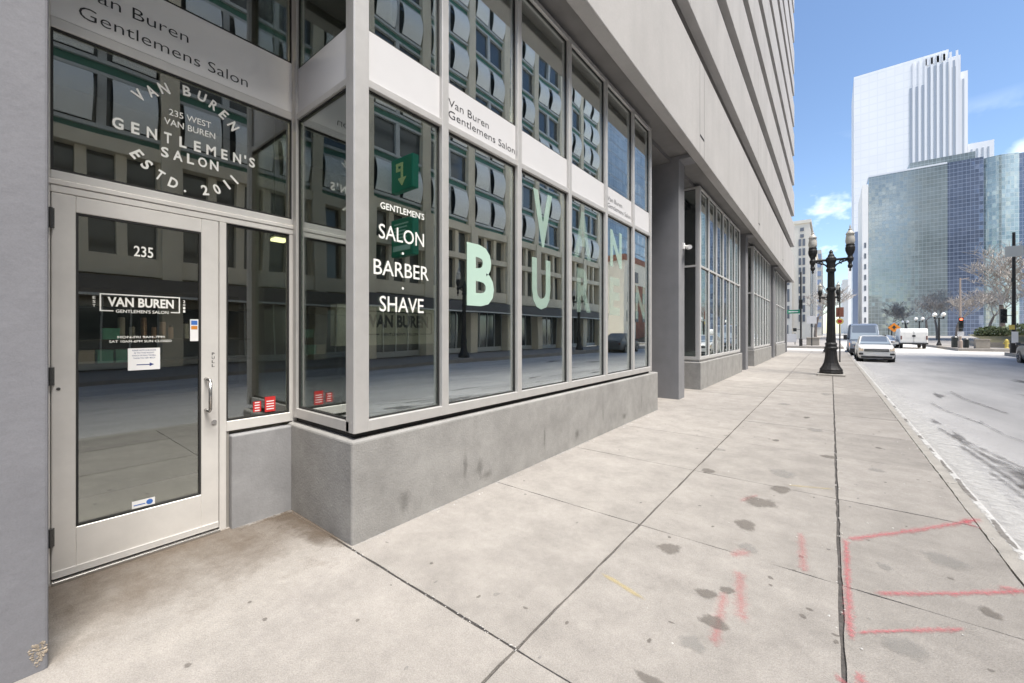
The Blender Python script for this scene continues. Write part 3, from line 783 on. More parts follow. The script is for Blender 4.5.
# concrete base with a worn, paler top arris, and the dark gap under the frame
bb = MB().box(-3.80, -2.725, 1.592, 8.20, -.03, .755).build('bay_base', 'base_concrete', B, bevel=.022, seg=3)
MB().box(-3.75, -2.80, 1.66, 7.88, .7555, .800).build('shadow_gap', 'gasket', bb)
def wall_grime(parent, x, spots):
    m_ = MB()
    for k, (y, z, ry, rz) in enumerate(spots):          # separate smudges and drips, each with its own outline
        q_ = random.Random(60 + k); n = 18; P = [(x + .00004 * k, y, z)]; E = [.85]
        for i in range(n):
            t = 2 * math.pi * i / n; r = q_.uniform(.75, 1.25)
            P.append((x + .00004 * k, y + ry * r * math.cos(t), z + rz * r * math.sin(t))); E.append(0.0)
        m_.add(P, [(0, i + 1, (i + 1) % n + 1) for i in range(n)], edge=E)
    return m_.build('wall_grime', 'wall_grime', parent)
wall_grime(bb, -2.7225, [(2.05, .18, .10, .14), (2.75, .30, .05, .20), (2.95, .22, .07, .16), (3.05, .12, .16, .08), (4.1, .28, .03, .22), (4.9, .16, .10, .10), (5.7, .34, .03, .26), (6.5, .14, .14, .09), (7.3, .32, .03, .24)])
rest = []
for (y0, y1, n) in ((11.75, 17.90, 6), (21.45, 27.85, 6), (31.0, 37.2, 6)):
    st = (y1 - y0 - .12) / n
    ps = [(y0 + .005, y0 + .11)] + [(y0 + .06 + st * k - .03, y0 + .06 + st * k + .03) for k in range(1, n)] + [(y1 - .07, y1)]
    rest.append(bay(y0, y1, ps, -2.78, -4.3))
    MB().box(-4.4, -2.745, y0 - .05, y1 + .25, -.03, .74).build('bay_base', 'base_concrete', B, bevel=.022, seg=3)
    MB().box(-4.3, -2.82, y0 + .05, y1 - .02, .741, .7995).build('sill', 'aluminium', B)
# far-end infill between last pane of each bay and the pillar
for (y0, y1) in ((7.903, 9.705), (17.903, 19.045), (27.853, 29.295), (37.203, 38.445)):
    MB().box(-4.4, -4.2, y0, y1, -.02, 5.617).build('recess_wall', 'pillar_paint', B)
    MB().box(-4.2, -2.9, y0, y0 + .06, -.02, 5.6).build('return_wall', 'aluminium_dark', B)
for (y0, y1) in ((10.165, 11.745), (19.605, 21.445), (29.855, 30.995)):
    MB().box(-4.55, -4.35, y0, y1, -.02, 5.617).build('recess_wall', 'pillar_paint', B)

# lettering on the bay panes and sign panels
gl = street_plane(-2.7965)
def line(name, m, parent, *args, **kw):
    t_ = MB(); put_text(t_, *args, **kw); return t_.build(name, m, parent)
for args in (("GENTLEMEN'S", 1.875, 2.530, .440, .055, gl, .012), ("SALON", 1.862, 2.292, .450, .118, gl, .004),
             ("BARBER", 1.815, 2.005, .550, .120, gl, .004), ("SHAVE", 1.868, 1.715, .440, .125, gl, .004)):
    line('pane_lettering', 'white_vinyl', bay1, *args)
for z in (2.205, 1.915):
    lt = MB(); lt.prism([(2.09 + .011 * math.cos(k * .7854), z + .011 * math.sin(k * .7854)) for k in range(8)], 'x', -2.7972, -2.7962)
    lt.build('lettering_dot', 'white_vinyl', bay1)
for ch, a, b_, w, h in (("V", 3.965, 2.60, .42, .68), ("A", 4.955, 2.60, .50, .68), ("N", 6.12, 2.62, .46, .60),
                        ("B", 2.844, 1.815, .405, .62), ("U", 3.944, 1.83, .40, .62), ("R", 5.03, 1.84, .42, .62), ("E", 6.10, 1.83, .40, .62), ("N", 7.20, 1.80, .46, .62)):
    m_ = MB(); put_text(m_, ch, a, b_, w, h, gl, .035)
    m_.build('pane_letter', {'B': 'mint_strong', 'A': 'mint_faint', 'R': 'mint_faint', 'E': 'mint_faint', 'N': 'mint_faint' if b_ < 2 else 'mint_film'}.get(ch, 'mint_film'), bay1)
bp_ = street_plane(-2.7800)
for a in (2.586, 5.99):
    line('panel_lettering', 'black_vinyl', bay1, "Van Buren", a, 3.648, .56, .072, bp_, -.008)
    line('panel_lettering', 'black_vinyl', bay1, "Gentlemens Salon", a, 3.540, 1.0 if a < 5 else .93, .072, bp_, -.008)

# ---- door wall
XD = -3.78
f = MB()
f.box(XD - .06, XD + .025, .155, .205, 0, 5.50)                     # left jamb
f.box(XD - .06, XD + .025, 1.622, 1.70, .75, 5.50)                  # right jamb
f.box(XD - .058, XD + .023, .205, 1.622, 2.497, 2.55)               # head over the transom bar
f.box(XD - .058, XD + .023, .205, 1.622, 3.43, 3.497)
f.box(XD - .058, XD + .023, .205, 1.622, 5.44, 5.498)
wallf = f.build('storefront', 'aluminium_bright', B, bevel=.004, seg=1)
f = MB()
f.box(XD - .055, XD + .034, .150, 1.655, 2.462, 2.495)
f.box(XD - .055, XD + .028, .205, 1.66, 2.415, 2.460)
f.box(XD - .055, XD + .028, 1.078, 1.125, 0, 2.414)                 # mullion beside the door
f.box(XD - .055, XD + .028, .1555, .2035, .004, 2.4145)
f.box(XD - .055, XD + .026, 1.126, 1.625, .765, .845)               # sill of the side light
f.box(XD - .055, XD + .0255, 1.6, 1.66, .765, 2.414)
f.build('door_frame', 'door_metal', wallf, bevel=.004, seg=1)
MB().box(XD - .12, XD + .06, .206, 1.077, -.02, .022).build('threshold', 'steel', wallf, bevel=.006)
for (a, b_, z0, z1, mm) in ((.206, 1.621, 2.551, 3.429, 'door_glass'), (.206, 1.621, 3.932, 5.439, 'door_glass'), (1.126, 1.599, .846, 2.413, 'door_glass')):
    MB().box(XD - .004, XD + .004, a, b_, z0, z1).build('pane', mm, wallf)
    g = MB()
    for (p0, p1, q0, q1) in ((a, a + .012, z0, z1), (b_ - .012, b_, z0, z1), (a + .012, b_ - .012, z0, z0 + .014), (a + .012, b_ - .012, z1 - .014, z1)):
        g.box(XD + .005, XD + .016, p0, p1, q0, q1)
    g.build('gasket', 'gasket', wallf)
sp_ = MB().box(XD - .01, XD + .020, .206, 1.621, 3.498, 3.931).build('sign_panel', 'sign_door_lifted', wallf)
bp_ = street_plane(XD + .0225)
line('panel_lettering', 'black_vinyl', wallf, "Van Buren", .325, 3.700, .56, .076, bp_, -.008)
line('panel_lettering', 'black_vinyl', wallf, "Gentlemens Salon", .325, 3.556, .95, .078, bp_, -.008)
cp = MB().box(XD - .10, -3.70, 1.145, 1.60, -.03, .735).build('stall_riser', 'panel_concrete', B, bevel=.012)
MB().box(XD - .08, XD + .012, 1.126, 1.146, 0, .76).build('gap_filler', 'aluminium_dark', wallf)
# round lettering on the transom window
gt = street_plane(XD + .0062)
m_ = MB()
def letter(ch, y, z, h, rot=0.0): put_text(m_, ch, y, z, {'M': .062, 'W': .07, 'N': .056, 'G': .056, 'O': .056, 'D': .052, 'V': .056, 'A': .056, 'U': .052, 'B': .048, 'R': .048}.get(ch, .043) if ch in 'MWNGODVAUBRESTL20' else None, h, gt, .028, rot=rot, centre=True)
for ch, y, z, a in zip("VANBUREN", (.612, .678, .746, .879, .971, 1.047, 1.113, 1.178), (3.195, 3.253, 3.305, 3.347, 3.347, 3.315, 3.270, 3.205),
                       (.78, .60, .42, .06, -.22, -.42, -.62, -.85)):
    letter(ch, y, z, .074, a)
    if ch == 'N' and y < .8: m_.build('transom_lettering', 'white_vinyl', wallf); m_ = MB()
m_.build('transom_lettering', 'white_vinyl', wallf); m_ = MB()
for ch, y, z, a in zip("ESTD", (.602, .654, .724, .800), (2.782, 2.727, 2.674, 2.640), (-.85, -.68, -.45, -.28)): letter(ch, y, z, .074, a)
letter('.', .868, 2.600, .016)
m_.build('transom_lettering', 'white_vinyl', wallf); m_ = MB()
for ch, y, z, a in zip("2011", (.990, 1.067, 1.134, 1.185), (2.640, 2.669, 2.723, 2.778), (.22, .45, .66, .80)): letter(ch, y, z, .075, a)
m_.build('transom_lettering', 'white_vinyl', wallf); m_ = MB()
yy = .507
for k, ch in enumerate("GENTLEMEN"):
    letter(ch, .507 + .0872 * k, 2.957, .078)
letter("'", 1.262, 2.985, .03); letter("S", 1.312, 2.957, .080)
m_.build('transom_lettering', 'white_vinyl', wallf); m_ = MB()
for k, ch in enumerate("SALON"): letter(ch, .752 + .0745 * k, 2.848, .074)
m_.build('transom_lettering', 'white_vinyl', wallf)
line('transom_lettering', 'white_vinyl', wallf, "235 WEST", .775, 3.128, .255, .046, gt, .008)
line('transom_lettering', 'white_vinyl', wallf, "VAN BUREN", .748, 3.054, .308, .046, gt, .008)

# ---- the door
d = MB()
d.box(XD - .02, XD + .026, .209, .312, .03, 2.412)
d.box(XD - .02, XD + .026, .962, 1.074, .03, 2.412)
d.box(XD - .0195, XD + .0255, .312, .962, .03, .318)
d.box(XD - .0195, XD + .0255, .312, .962, 2.308, 2.412)
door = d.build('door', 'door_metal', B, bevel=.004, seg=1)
MB().box(XD - .002, XD + .006, .3125, .9615, .3185, 2.3075).build('glass', 'door_glass', door)
g = MB()
for (p0, p1, q0, q1) in ((.312, .324, .318, 2.308), (.950, .962, .318, 2.308), (.324, .950, .318, .330), (.324, .950, 2.296, 2.308)):
    g.box(XD + .007, XD + .020, p0, p1, q0, q1)
g.build('glazing_bead', 'gasket', door)
MB().box(XD + .026, XD + .034, .212, 1.071, .034, .075).build('kick_plate', 'aluminium_bright', door)
for z0, z1 in ((2.19, 2.312), (1.224, 1.335), (.237, .348)):
    h = MB(); h.tube((XD + .040, .206, z0), (XD + .040, .206, z1), .011, n=10); h.box(XD + .027, XD + .032, .190, .222, z0, z1)
    for k in range(4): h.tube((XD + .040, .206, z0 + (z1 - z0) * (k + .5) / 4 - .003), (XD + .040, .206, z0 + (z1 - z0) * (k + .5) / 4 + .003), .0125, n=10)
    h.build('hinge', 'dark_metal', door)
h = MB()
hp = [(XD + .026, .990, 1.195), (XD + .115, .990, 1.195), (XD + .135, .990, 1.18), (XD + .135, .990, .975), (XD + .115, .990, .958), (XD + .026, .990, .958)]
h.path(hp, .0115, 10)
for p in hp[1:-1]: h.lathe([(.0, -.0114), (.0085, -.008), (.0115, 0), (.0085, .008), (.0, .0114)], p, 10)
h.build('handle', 'steel', door, smooth=True)
h = MB()
hp = [(XD - .02, .985, 1.195), (XD - .07, .985, 1.19), (XD - .075, .985, .965), (XD - .02, .985, .955)]
h.path(hp, .0115, 8); h.build('handle', 'dark_metal', door)
l = MB(); l.tube((XD + .026, 1.042, .857), (XD + .034, 1.042, .857), .017, n=16); l.tube((XD + .034, 1.042, .857), (XD + .0355, 1.042, .857), .009, n=12)
l.build('lock', 'steel', door)
l = MB(); l.tube((XD + .026, .238, 1.20), (XD + .030, .238, 1.20), .009, n=12); l.build('peg', 'dark_metal', door)
dg_ = street_plane(XD + .0068 + .001)
line('door_number', 'white_vinyl', door, "235", .586, 2.074, .102, .074, dg_, .012)
line('door_lettering', 'white_vinyl', door, "VAN BUREN", .457, 1.722, .345, .064, dg_, .03)
line('door_lettering', 'white_vinyl', door, "GENTLEMEN'S SALON", .497, 1.682, .275, .022, dg_, .01)
m_ = MB()
for (a0, a1, z0, z1) in ((.420, .838, 1.800, 1.807), (.420, .427, 1.690, 1.800), (.831, .838, 1.690, 1.800), (.427, .485, 1.690, 1.697), (.785, .831, 1.690, 1.697)):
    m_.box(XD + .0071, XD + .0081, a0, a1, z0, z1)
m_.build('lettering_border', 'white_vinyl', door); m_ = MB()
for k, ch in enumerate("EST"): put_text(m_, ch, .388, 1.768 - k * .026, .013, .018, dg_, .01)
m_.build('door_lettering', 'white_vinyl', door); m_ = MB()
for k, ch in enumerate("2011"): put_text(m_, ch, .856, 1.768 - k * .024, .013, .018, dg_, .01)
m_.build('door_lettering', 'white_vinyl', door)
line('door_lettering', 'white_vinyl', door, "MON-FRI 9AM-7PM", .505, 1.509, .245, .016, dg_, .01)
line('door_lettering', 'white_vinyl', door, "SAT 10AM-6PM SUN CLOSED", .465, 1.480, .325, .016, dg_, .01)
m_ = MB(); pp = street_plane(XD + .0265)
for k, ch in enumerate("PULL"): put_text(m_, ch, 1.028, 1.372 - k * .030, .018, .022, pp, .02)
m_.build('pull_lettering', 'black_vinyl', door)

# ---- things stuck on the glass
n_ = thing('paper_notice', (XD + .008, .64, 1.287), 'white paper notice with a black arrow taped to the glass door', 'notice')
MB().box(XD + .0085, XD + .0095, .556, .725, 1.288, 1.440).build('sheet', 'paper', n_)
m_ = MB(); np_ = street_plane(XD + .0100)
for k, w in enumerate((.125, .105, .125, .115)):
    put_text(m_, ("PLEASE NOTE OUR DOOR", "IS TO THE RIGHT", "KNOCK OR RING THE BELL", "THANK YOU VERY MUCH")[k], .640 - w / 2, 1.420 - k * .018, w, .010, np_, .005)
m_.box(XD + .0097, XD + .0102, .600, .668, 1.322, 1.328)
m_.prism([(.668, 1.312), (.692, 1.325), (.668, 1.338)], 'x', XD + .0097, XD + .0102)
m_.build('notice_print', 'ink_blue', n_)
n_ = thing('card_sticker', (XD + .008, .93, 1.484), 'white strip of card logos stuck at the edge of the door glass', 'sticker')
MB().box(XD + .0085, XD + .0093, .898, .948, 1.484, 1.648).build('sheet', 'paper', n_)
MB().box(XD + .0096, XD + .0102, .904, .942, 1.606, 1.638).build('blue_mark', 'blue_sticker', n_)
MB().box(XD + .0096, XD + .0102, .904, .942, 1.572, 1.598).build('orange_mark', 'orange_sticker', n_)
n_ = thing('alarm_sticker', (XD + .008, .636, .300), 'small white and blue sticker low on the door glass', 'sticker')
MB().box(XD + .0085, XD + .0093, .576, .697, .335, .385).build('sheet', 'paper', n_)
m_ = MB(); m_.prism([(.668 + .018 * math.cos(k * .524), .360 + .018 * math.sin(k * .524)) for k in range(12)], 'x', XD + .0096, XD + .0102); m_.box(XD + .0096, XD + .0101, .585, .645, .352, .358)
m_.build('blue_mark', 'blue_sticker', n_)
for i, (a0, a1, lab) in enumerate(((1.409, 1.492, 'larger red sticker in the corner of the window beside the door'), (1.320, 1.380, 'smaller red sticker of the two beside the door'))):
    n_ = thing('window_sticker', (XD + .006, (a0 + a1) / 2, .872), lab, 'sticker', 'red stickers beside the door')
    MB().box(XD + .0055, XD + .0063, a0, a1, .872 if i == 0 else .885, 1.0 if i == 0 else .972).build('sheet', 'red_sticker', n_)
    m_ = MB()
    for k in range(4): m_.box(XD + .0066, XD + .0070, a0 + .012, a1 - .012, .892 + k * .022, .900 + k * .022)
    m_.build('sticker_print', 'paper', n_)

# ---- things inside
s_ = thing('wall_sign', (-4.25, 3.1, 0), 'beige board with black salon lettering behind the first window', 'sign')
MB().box(-4.34, -4.20, 2.28, 3.95, 1.40, 1.86).build('board', 'desk_panel', s_)
MB().box(-4.32, -4.22, 2.4, 2.46, -.004, 1.40).box(-4.32, -4.22, 3.78, 3.84, -.004, 1.40).build('post', 'dark_metal', s_)
m_ = MB(); ws = street_plane(-4.197)
put_text(m_, "VAN BUREN", 2.66, 1.605, .88, .155, ws, .04)
put_text(m_, "GENTLEMEN'S SALON", 2.83, 1.508, .54, .034, ws, .02)
for (a0, a1, z0, z1) in ((2.62, 3.60, 1.790, 1.802), (2.62, 2.632, 1.520, 1.790), (3.588, 3.60, 1.520, 1.790), (2.632, 2.80, 1.520, 1.532), (3.40, 3.588, 1.520, 1.532)):
    m_.box(-4.199, -4.195, a0, a1, z0, z1)
m_.build('sign_lettering', 'black_vinyl', s_)
sh = thing('display_shelf', (-5.75, 1.0, 0), 'dark shelf unit with hair products seen through the glass door', 'shelf')
MB().box(-5.95, -5.90, .1, 1.9, -.004, 2.0).build('back_panel', 'shelf_wood', sh)
for z in (1.225, 1.455, 1.80): MB().box(-5.899, -5.50, .1, 1.9, z, z + .025).build('shelf', 'shelf_wood', sh)
MB().box(-5.899, -5.50, .1, 1.9, -.004, .9).build('cabinet', 'shelf_wood', sh)
def bottle(y, z, r, h, m, lab):
    b_ = thing('bottle', (-5.62, y, z), lab, 'bottle', 'bottles on the display shelf')
    MB().lathe([(r * .95, 0), (r, .006), (r, h * .78), (r * .85, h * .82)], (-5.62, y, z), 12).build('body', m, b_, smooth=False)
    MB().lathe([(r * .7, h * .82), (r * .7, h), (r * .6, h)], (-5.62, y, z), 10).build('cap', 'cap_dark', b_)
for y, r, h, m, lab in ((.78, .028, .27, 'grey_bottle', 'tallest grey bottle at the left of the shelf row'), (.86, .024, .15, 'grey_bottle', 'short grey bottle beside the tallest one'),
                        (.95, .024, .27, 'rose_bottle', 'tall brownish bottle in the middle of the shelf row'), (1.03, .02, .15, 'rose_bottle', 'small brownish bottle beside the tall brown one'),
                        (1.10, .028, .22, 'rose_bottle', 'thick rose brown bottle on the shelf'), (1.17, .022, .15, 'rose_bottle', 'short rose brown bottle right of the thick one'),
                        (1.30, .026, .20, 'pale_bottle', 'taller pale bottle at the right end of the shelf'), (1.37, .024, .15, 'pale_bottle', 'shorter pale bottle at the right end of the shelf')):
    bottle(y, 1.48, r, h, m, lab)
for y, z, w, h, m, lab in ((.70, 1.48, .12, .11, 'teal_box', 'teal product box on the upper shelf'), (.53, 1.25, .11, .13, 'tan_box', 'tan product box on the lower shelf'),
                           (.66, 1.25, .11, .13, 'teal_box', 'first teal box beside the tan box'), (.79, 1.25, .11, .13, 'teal_box', 'teal box in the middle of the lower shelf'), (.92, 1.25, .11, .13, 'teal_box', 'last teal box near the paper notice')):
    b_ = thing('product_box', (-5.62, y, z), lab, 'box', 'product boxes on the display shelf')
    MB().box(-5.68, -5.56, y - w / 2, y + w / 2, z, z + h * .75).build('carton', m, b_)
    MB().box(-5.682, -5.558, y - w / 2 - .002, y + w / 2 + .002, z + h * .75, z + h).build('lid', m, b_)
# lit lamp glinting in the door glass, plus two added to brighten the interior
mat('fill_tube', (0.9, 0.9, 0.8), 0.5, emit=(1.0, 0.86, 0.62), estr=30.0)
mat('tube_dim', (0.9, 0.9, 0.8), 0.5, emit=(0.9, 0.9, 0.45), estr=1.2)
for i, (x, y, z, lab) in enumerate(((-5.1, 2.06, 2.62, 'lit ceiling lamp whose glint shows in the window beside the door'), (-4.9, .55, 4.3, 'added fill lamp above the shelf of hair products'), (-3.6, 2.9, 4.25, 'added fill lamp hidden behind the white panel of the first bay window'))):
    hl = (.07, .19, .45)[i]
    t_ = thing('ceiling_and_fill_lamp', (x, y, z), lab, 'lamp', 'lit lamps inside the salon')
    MB().box(x - .10, x + .10, y - hl - .03, y + hl + .03, z + .03, z + .09).build('housing', 'dark_metal', t_)
    MB().box(x - .07, x + .07, y - hl, y + hl, z, z + .0295).build('tube', 'fill_tube' if i else 'tube_dim', t_)
    c = MB(); c.tube((x, y - hl * .8, z + .09), (x, y - hl * .8, 5.38), .006, n=5); c.build('cord', 'gasket', t_)
    c = MB(); c.tube((x, y + hl * .8, z + .09), (x, y + hl * .8, 5.38), .006, n=5); c.build('cord', 'gasket', t_)
# security camera on the first pillar
c_ = thing('security_camera', (-2.75, 10.05, 3.52), 'small white security camera on the first grey pillar', 'camera')
MB().box(-2.749, -2.72, 10.0, 10.1, 3.52, 3.66).build('bracket', 'car_white', c_)
MB().tube((-2.72, 10.05, 3.59), (-2.62, 10.04, 3.57), .018, n=8).build('arm', 'car_white', c_)
MB().tube((-2.66, 10.12, 3.56), (-2.56, 9.90, 3.52), .055, .05, n=12).build('housing', 'car_white', c_)

# ================================================================ ACROSS THE STREET (seen in the panes)
A = thing('office_building', (15.5, 18, 0), 'stone and glass office building across the street with curved white blinds', 'building')
XA, PITCH, NB = 15.5, 4.35, 13
YA1 = 44.0; YA0 = YA1 - PITCH * NB
MB().box(XA + .9, XA + 22, YA0, YA1 - .1, 0, 27.9).build('wall', 'stone_grey', A)
for i in range(NB + 1):
    y = YA1 - PITCH * i
    p = MB().box(XA - .02, XA + .95, y - (.62 if i == 0 else .36), y + (.0 if i == 0 else .36), -.02, 9.55)
    p.build('pier', 'stone_beige', A)
    MB().box(XA + .25, XA + .95, y - (.60 if i == 0 else .34), y + (.0 if i == 0 else .34), 9.56, 27.9).build('column', 'stone_beige', A)
for z0, z1 in ((3.95, 4.75), (6.95, 7.35), (9.0, 9.55)):
    MB().box(XA + .06, XA + .93, YA0 + .4, YA1 - .01, z0, z1).build('belt_course', 'stone_beige', A)
MB().box(XA - 1.2, XA + .0, YA0, YA1 - .8, 3.0, 3.75).build('canopy', 'canopy', A)
MB().box(XA - 1.22, XA - 1.202, YA0, YA1 - .8, 2.98, 3.07).build('canopy_trim', 'frame_light', A)
# stone-floor windows: one per bay and floor
def stone_window(z0, z1):
    w = MB()
    a, b_ = .40, PITCH - .40
    w.box(XA + .62, XA + .66, a, b_, z0, z1)
    o = w.build('window', 'window_dark', None, kind='x')
    f = MB()
    for k in range(4):
        yk = a + (b_ - a) * k / 3
        f.box(XA + .30, XA + .615, yk - (.17 if 0 < k < 3 else .05), yk + (.17 if 0 < k < 3 else .05), z0, z1)
    fo = f.build('window_frame', 'stone_beige', o)
    return o
def adopt(o, parent, dy):
    c = o.copy(); COL.objects.link(c); c.parent = parent; c.location = Vector((0, dy, 0)) - wpos(parent) * 1.0
    for ch in o.children:
        d = ch.copy(); COL.objects.link(d); d.parent = c
    return c
def drop(o):
    for ch in list(o.children): bpy.data.objects.remove(ch)
    bpy.data.objects.remove(o)
for z0, z1 in ((4.76, 6.94), (7.36, 8.99)):
    pr = stone_window(z0, z1)
    for i in range(1, NB + 1): adopt(pr, A, YA1 - PITCH * i)
    drop(pr)
# shopfronts at street level
sf_ = MB().box(XA + .70, XA + .74, .38, PITCH - .38, .35, 3.9).build('shopfront', 'window_dark', None, kind='x')
f = MB()
for k in range(5): f.box(XA + .64, XA + .695, .38 + (PITCH - .76) * k / 4 - .03, .38 + (PITCH - .76) * k / 4 + .03, .35, 3.9)
f.box(XA + .62, XA + .70, .38, PITCH - .38, .0, .35)
f.build('window_frame', 'frame_light', sf_)
for i in range(1, NB + 1): adopt(sf_, A, YA1 - PITCH * i)
drop(sf_)
# upper floors: green spandrel, window band, and bowed white blinds in some of them
def blind_shape():
    m_ = MB()
    n = 8; y0 = 0.0; w = 1.40; h = 1.86
    ring = []
    for k in range(n + 1):
        t = k / n; ring.append((XA + .10 - .34 * math.sin(math.pi * (.12 + .76 * t)) , t))
    for (x, t) in ring:
        m_.v += [(x, 0, t * h), (x, w, t * h), (x + .05, w, t * h), (x + .05, 0, t * h)]
    for k in range(n):
        for j in range(4):
            m_.f.append((4 * k + j, 4 * k + (j + 1) % 4, 4 * k + 4 + (j + 1) % 4, 4 * k + 4 + j))
    m_.f += [(3, 2, 1, 0), (4 * n, 4 * n + 1, 4 * n + 2, 4 * n + 3)]
    return m_
FH = 2.63
for fl_ in range(7):
    zb = 9.56 + FH * fl_
    w = MB().box(XA + .60, XA + .64, .25, PITCH - .25, zb + .345, zb + FH).build('window', 'window_dark', None, kind='x')
    f = MB()
    f.box(XA + .36, XA + .598, .25, PITCH - .25, zb + .34, zb + .50); f.box(XA + .42, XA + .598, .25, PITCH - .25, zb + FH - .15, zb + FH - .01)
    f.box(XA + .43, XA + .597, PITCH / 2 - .14, PITCH / 2 + .14, zb + .505, zb + FH - .155)
    f.build('window_frame', 'frame_light', w)
    MB().box(XA + .50, XA + .62, .25, PITCH - .25, zb + .02, zb + .335).build('spandrel_panel', 'spandrel_green', w)
    wb = w.copy(); COL.objects.link(wb)
    for ch in w.children:
        c = ch.copy(); COL.objects.link(c); c.parent = wb
    for yy in (.50, 2.48):
        b_ = blind_shape(); b_.v = [(p[0] + .34, p[1] + yy, p[2] + zb + .56) for p in b_.v]
        b_.build('blind', 'blind_white', wb)
    for i in range(1, NB + 1):
        src = wb if ((fl_ + (1 if i in (3, 8) else 0)) % 2 == 0 or (i + fl_) % 5 == 1) else w
        adopt(src, A, YA1 - PITCH * i)
    drop(w); drop(wb)
MB().box(XA + .2, XA + 22.2, YA0 - .1, YA1 + .1, 27.95, 28.3).build('roof', 'stone_grey', A)

# two green blade signs on that building, mirrored in the first bay pane
KS = 6.15
sgx = lambda xv: -5.6 - xv * KS
sgz = lambda z: 1.55 + (z - 1.55) * KS
for i, (z0, z1, lab) in enumerate(((2.905, 3.228, 'upper green blade sign with a hooked arrow, mirrored above the small lettering'), (2.285, 2.645, 'lower green blade sign with pale printed lines, mirrored behind the salon lettering'))):
    ys_ = 2.4 * KS
    g_ = thing('blade_sign', (15.5, ys_, 0), lab, 'sign', 'green blade signs across the street')
    MB().box(sgx(-3.065), sgx(-3.40), ys_, ys_ + .45, sgz(z0), sgz(z1)).build('case', 'green_edge', g_, bevel=.05)
    MB().box(sgx(-3.08), sgx(-3.385), ys_ - .02, ys_ - .003, sgz(z0 + .015), sgz(z1 - .015)).build('face', 'green_sign', g_)
    MB().box(sgx(-3.40) + .002, 15.48, ys_ + .15, ys_ + .30, sgz(z0) + .3, sgz(z0) + .45).box(sgx(-3.40) + .002, 15.48, ys_ + .15, ys_ + .30, sgz(z1) - .45, sgz(z1) - .3).build('bracket', 'iron', g_)
    m_ = MB()
    if i == 0:
        cx, cz = -3.235, 3.07
        for (a0, a1, c0, c1) in ((-.075, -.045, .02, .10), (-.045, .03, .072, .10), (.0, .03, -.06, .072), (-.045, -.008, .02, .045)):
            m_.box(sgx(cx + a1), sgx(cx + a0), ys_ - .05, ys_ - .021, sgz(cz + c0), sgz(cz + c1))
        m_.prism([(sgx(cx - .05), sgz(cz - .05)), (sgx(cx + .08), sgz(cz - .05)), (sgx(cx + .015), sgz(cz - .125))], 'y', ys_ - .052, ys_ - .0215)
        m_.build('arrow', 'yellow_green', g_)
    else:
        for k in range(6): m_.box(sgx(-3.13 - .02 * (k % 3)), sgx(-3.34), ys_ - .05, ys_ - .021, sgz(z1 - .06 - k * .032), sgz(z1 - .048 - k * .032))
        m_.box(sgx(-3.10), sgx(-3.36), ys_ - .05, ys_ - .021, sgz(z0 + .05), sgz(z0 + .10))
        m_.build('print', 'pale_green', g_)

L_ = thing('corner_building', (24, 64, 0), 'low beige and brick building past the crossing on the opposite side', 'building')
MB().box(19, 34, 58.5, 72, 0, 12.5).build('wall', 'cream', L_)
MB().box(18.9, 34.1, 58.4, 72.1, 12.51, 13.4).build('parapet', 'brick_red', L_)
MB().box(18.88, 18.995, 63, 72, 0, 9).build('brick_front', 'brick_red', L_)
for i in range(4):
    for z in (3.2, 6.2, 9.4):
        if i > 1 and z > 9: continue
        w = MB().box(18.84, 18.985, 59.6 + i * 3.1, 60.9 + i * 3.1, z, z + 1.7).build('window', 'far_window', L_)
T = thing('office_tower', (52, 125, 0), 'tall glass office tower beyond the crossing mirrored in the last panes', 'building')
MB().box(42, 70, 98, 150, 0, 120).build('facade', 'curtain_far', T)
MB().box(41.8, 70.2, 97.8, 150.2, 120.02, 123).build('roof', 'tower_joint', T)
R_ = thing('brick_building', (24, -26, 0), 'red brick block across the street behind the camera', 'building')
MB().box(16, 32, -40, YA0 - .5, 0, 21).build('wall', 'brick_red', R_)
for i in range(5):
    for z in (4.5, 8.5, 12.5, 16.5):
        w = MB().box(15.93, 15.998, -38.5 + i * 4.6, -36.6 + i * 4.6, z, z + 2.2).build('window', 'frame_light', R_)
MB().box(15.8, 32.2, -40.2, YA0 - .35, 21.01, 21.8).build('cornice', 'cream', R_)

# ================================================================ FAR BUILDINGS
T = thing('white_tower', (40, 410, 0), 'tallest white tower with dark vertical stripes on its right side', 'building')
facade_glass('white_grid', (0.80, 0.80, 0.81), (0.84, 0.84, 0.845), 4.6, 5.4, (0.78, 0.785, 0.79), rough=.6, tilt=0.01, metal=0.0, fw=.12)
MB().box(13.4, 62, 395, 440, 0, 191.5).build('wall', 'white_grid', T)
MB().box(62.003, 68, 398, 440, 0, 187).build('wing', 'tower_white', T)
MB().box(68.003, 72, 402, 440, 0, 177).build('wing', 'tower_white', T)
for k in range(8):
    x = 43.2 + k * 2.95
    MB().box(x, x + 1.05, 394.7, 394.99, 60, (172 if k < 3 else 183)).build('glass_strip', 'tower_glass', T)
for k in range(8):
    x = 44.6 + k * 2.95
    MB().box(x, x + 1.1, 394.5, 394.98, 60, 189).build('fin', 'tower_fin', T)
for k in range(4): MB().box(51 + k * 2.6, 52.6 + k * 2.6, 394.5, 394.97, 184.5, 190).build('louvre', 'tower_joint', T)
for x in (63.2, 65.4): MB().box(x, x + .9, 397.7, 397.99, 60, 180).build('glass_strip', 'tower_glass', T)
for x in (69.4,): MB().box(x, x + .9, 401.7, 401.99, 60, 172).build('glass_strip', 'tower_glass', T)
T = thing('white_annex', (78, 410, 0), 'lower white ribbed block right of the tall white tower', 'building')
MB().box(72.5, 84, 404, 440, 0, 128).build('wall', 'tower_white', T)
for k in range(4): MB().box(73.6 + 2.5 * k, 74.4 + 2.5 * k, 403.7, 403.99, 60, 124).build('glass_strip', 'tower_glass', T)
